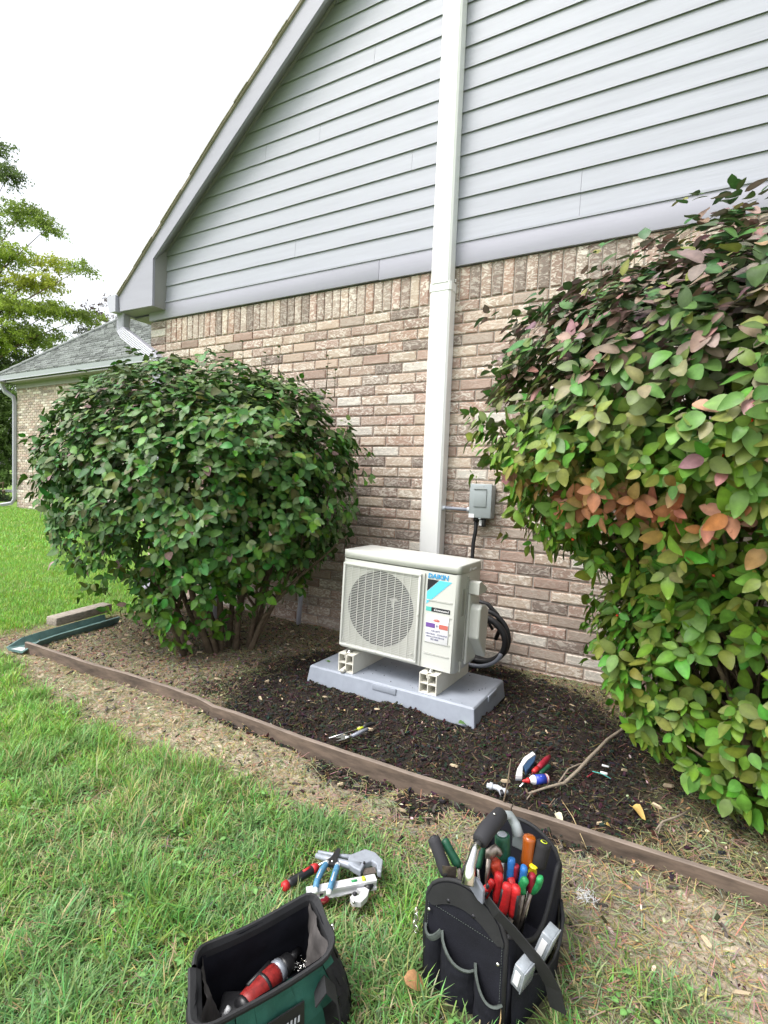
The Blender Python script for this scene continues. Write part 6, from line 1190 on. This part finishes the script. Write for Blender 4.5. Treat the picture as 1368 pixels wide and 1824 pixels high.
# ------------------------------------------------------------------ trees and things beyond
def tree(label, base, height, clumps, n_leaf, lsize, tints, seed, trunk_r=.22, branches=()):
    rg = np.random.default_rng(seed); t = thing('tree', label, 'tree', base); B = np.array(base, float)
    mb = MB(); h = height; tp = [(0, 0, 0), (.1, .05, h * .3), (.0, .1, h * .6), (.15, 0, h)]; mb.tube(tp, [trunk_r, trunk_r * .8, trunk_r * .5, .04], 'bark', 9); mb.build('trunk', t)
    mb = MB()
    for c in clumps:
        p = Vector(c[0]) - Vector(base); r0 = Vector((0.05, .05, max(.6, p.z * .72 - .6))); mid = r0.lerp(p, .5) + Vector((0, 0, .25)); mb.tube([r0, mid, p], [.04, .022, .006], 'bark', 5)
    mb.build('limbs', t)
    P = []; Cc = []
    w = np.array([c[1][0] * c[1][2] for c in clumps]); w = w / w.sum()
    for (c, r, tn), wi in zip(clumps, w):
        n = int(n_leaf * wi); nb = max(6, n // 26); dirs = rg.normal(size=(nb, 3)); dirs /= np.linalg.norm(dirs, axis=1, keepdims=True); rad = rg.random(nb) ** .5; cen = np.array(c) + dirs * rad[:, None] * np.array(r)
        for k in range(nb):
            m = n // nb; ax = dirs[k] * np.array((1, 1, .25)) + rg.normal(0, .2, 3) + np.array((0, 0, -.15)); u = rg.uniform(-.5, .5, m); q = cen[k] + ax[None, :] * (u * .42)[:, None] + rg.normal(0, .035, (m, 3)); P.append(q); Cc.append(np.tile(np.array(tints[tn]) * rg.uniform(.75, 1.25), (m, 1)))
    P = np.concatenate(P); Cc = np.concatenate(Cc) * rg.uniform(.8, 1.2, (len(P), 1)); n = len(P)
    d = rg.normal(0, 1, (n, 3)) + np.array((0, 0, -.5)); A = basis(d, rg.normal(0, 1, (n, 3)) + np.array((0, 0, .8))) * (lsize * rg.uniform(.6, 1.3, n))[:, None, None]
    me = inst_mesh('crown', [(0, 0, 0), (.5, .22, .03), (1, 0, -.05), (.5, -.22, .03)], [(0, 3, 2, 1)], A, P - B, col4(Cc), M['tree_leaf'], False); o = new_obj('crown', me, t); return t
TT = [(.30, .40, .06), (.24, .33, .07), (.13, .19, .06), (.42, .47, .07)]
cl = []
for px_, py_, r_, tn in (()): pass
cl = [((-19.542, 5.909, 10.424), (.45, .5, .35), 2), ((-19.986, 5.709, 11.302), (.4, .5, .4), 2), ((-19.076, 6.099, 9.188), (1.0, .8, .30), 1), ((-18.350, 6.492, 8.772), (.55, .6, .22), 1), ((-21.212, 5.431, 8.984), (1.6, 1, .6), 1), ((-19.303, 5.881, 7.830), (1.2, .8, .25), 0), ((-18.122, 6.549, 7.614), (.7, .6, .20), 3), ((-17.133, 6.877, 7.431), (.42, .5, .18), 1), ((-18.845, 6.325, 7.032), (1.2, .8, .30), 3), ((-19.358, 5.745, 6.210), (1.3, .9, .40), 0), ((-18.451, 6.731, 6.210), (.9, .8, .32), 0), ((-17.768, 7.351, 6.124), (.6, .7, .26), 1), ((-19.994, 5.547, 5.252), (1.6, 1, .6), 0), ((-19.392, 6.602, 5.458), (1.2, .9, .45), 1), ((-20.763, 6.560, 4.527), (1.8, 1.2, .6), 2), ((-21.097, 5.379, 7.140), (1.8, 1.2, 1.2), 1), ((-23.402, 4.693, 8.187), (2.5, 2, 3.0), 1)]
tree('feathery yellow green tree at the left edge behind the far wing', ((-20.791, 5.075, -0.337)[0], (-20.791, 5.075, -0.337)[1], -.03), 9.0, cl, 150000, .095, TT, 3, .25)
cl2 = [((-26.651, 13.279, 9.000), (.9, .8, .7), 0), ((-25.938, 13.720, 9.460), (.8, .8, .5), 0), ((-26.967, 13.040, 8.129), (1.2, .8, .5), 1)]
tree('dark reddish tree top showing behind the ridge of the far wing', ((-25.801, 13.148, -0.664)[0], (-25.801, 13.148, -0.664)[1], -.03), 8.0, cl2, 2600, .12, [(.08, .05, .035), (.06, .07, .04)], 5, .2)
cl3 = [((-27.232, 9.105, 3.262), (1.2, 1.5, 1.6), 0), ((-26.883, 9.218, 1.883), (1.0, 1.5, 1.2), 1), ((-28.054, 8.571, 2.336), (2.5, 1.5, 2.4), 0), ((-27.186, 9.197, 4.279), (1.2, 1.5, .9), 0), ((-27.294, 8.906, 0.722), (1.6, 1.2, .7), 1)]
tree('dark green tree seen between the far downspout and the left edge', ((-27.998, 8.985, -0.715)[0], (-27.998, 8.985, -0.715)[1], -.03), 6.0, cl3, 30000, .16, [(.10, .17, .035), (.13, .22, .05)], 6, .2)
cl4 = [((-19.062, 5.515, -0.030), (.35, .35, .22), 0), ((-19.221, 5.426, 0.017), (.5, .4, .25), 0)]
tree('low dark clipped bush on the lawn left of the far downspout', ((-19.080, 5.491, -0.246)[0], (-19.080, 5.491, -0.246)[1], -.03), .35, cl4, 5000, .05, [(.03, .055, .02)], 7, .03)
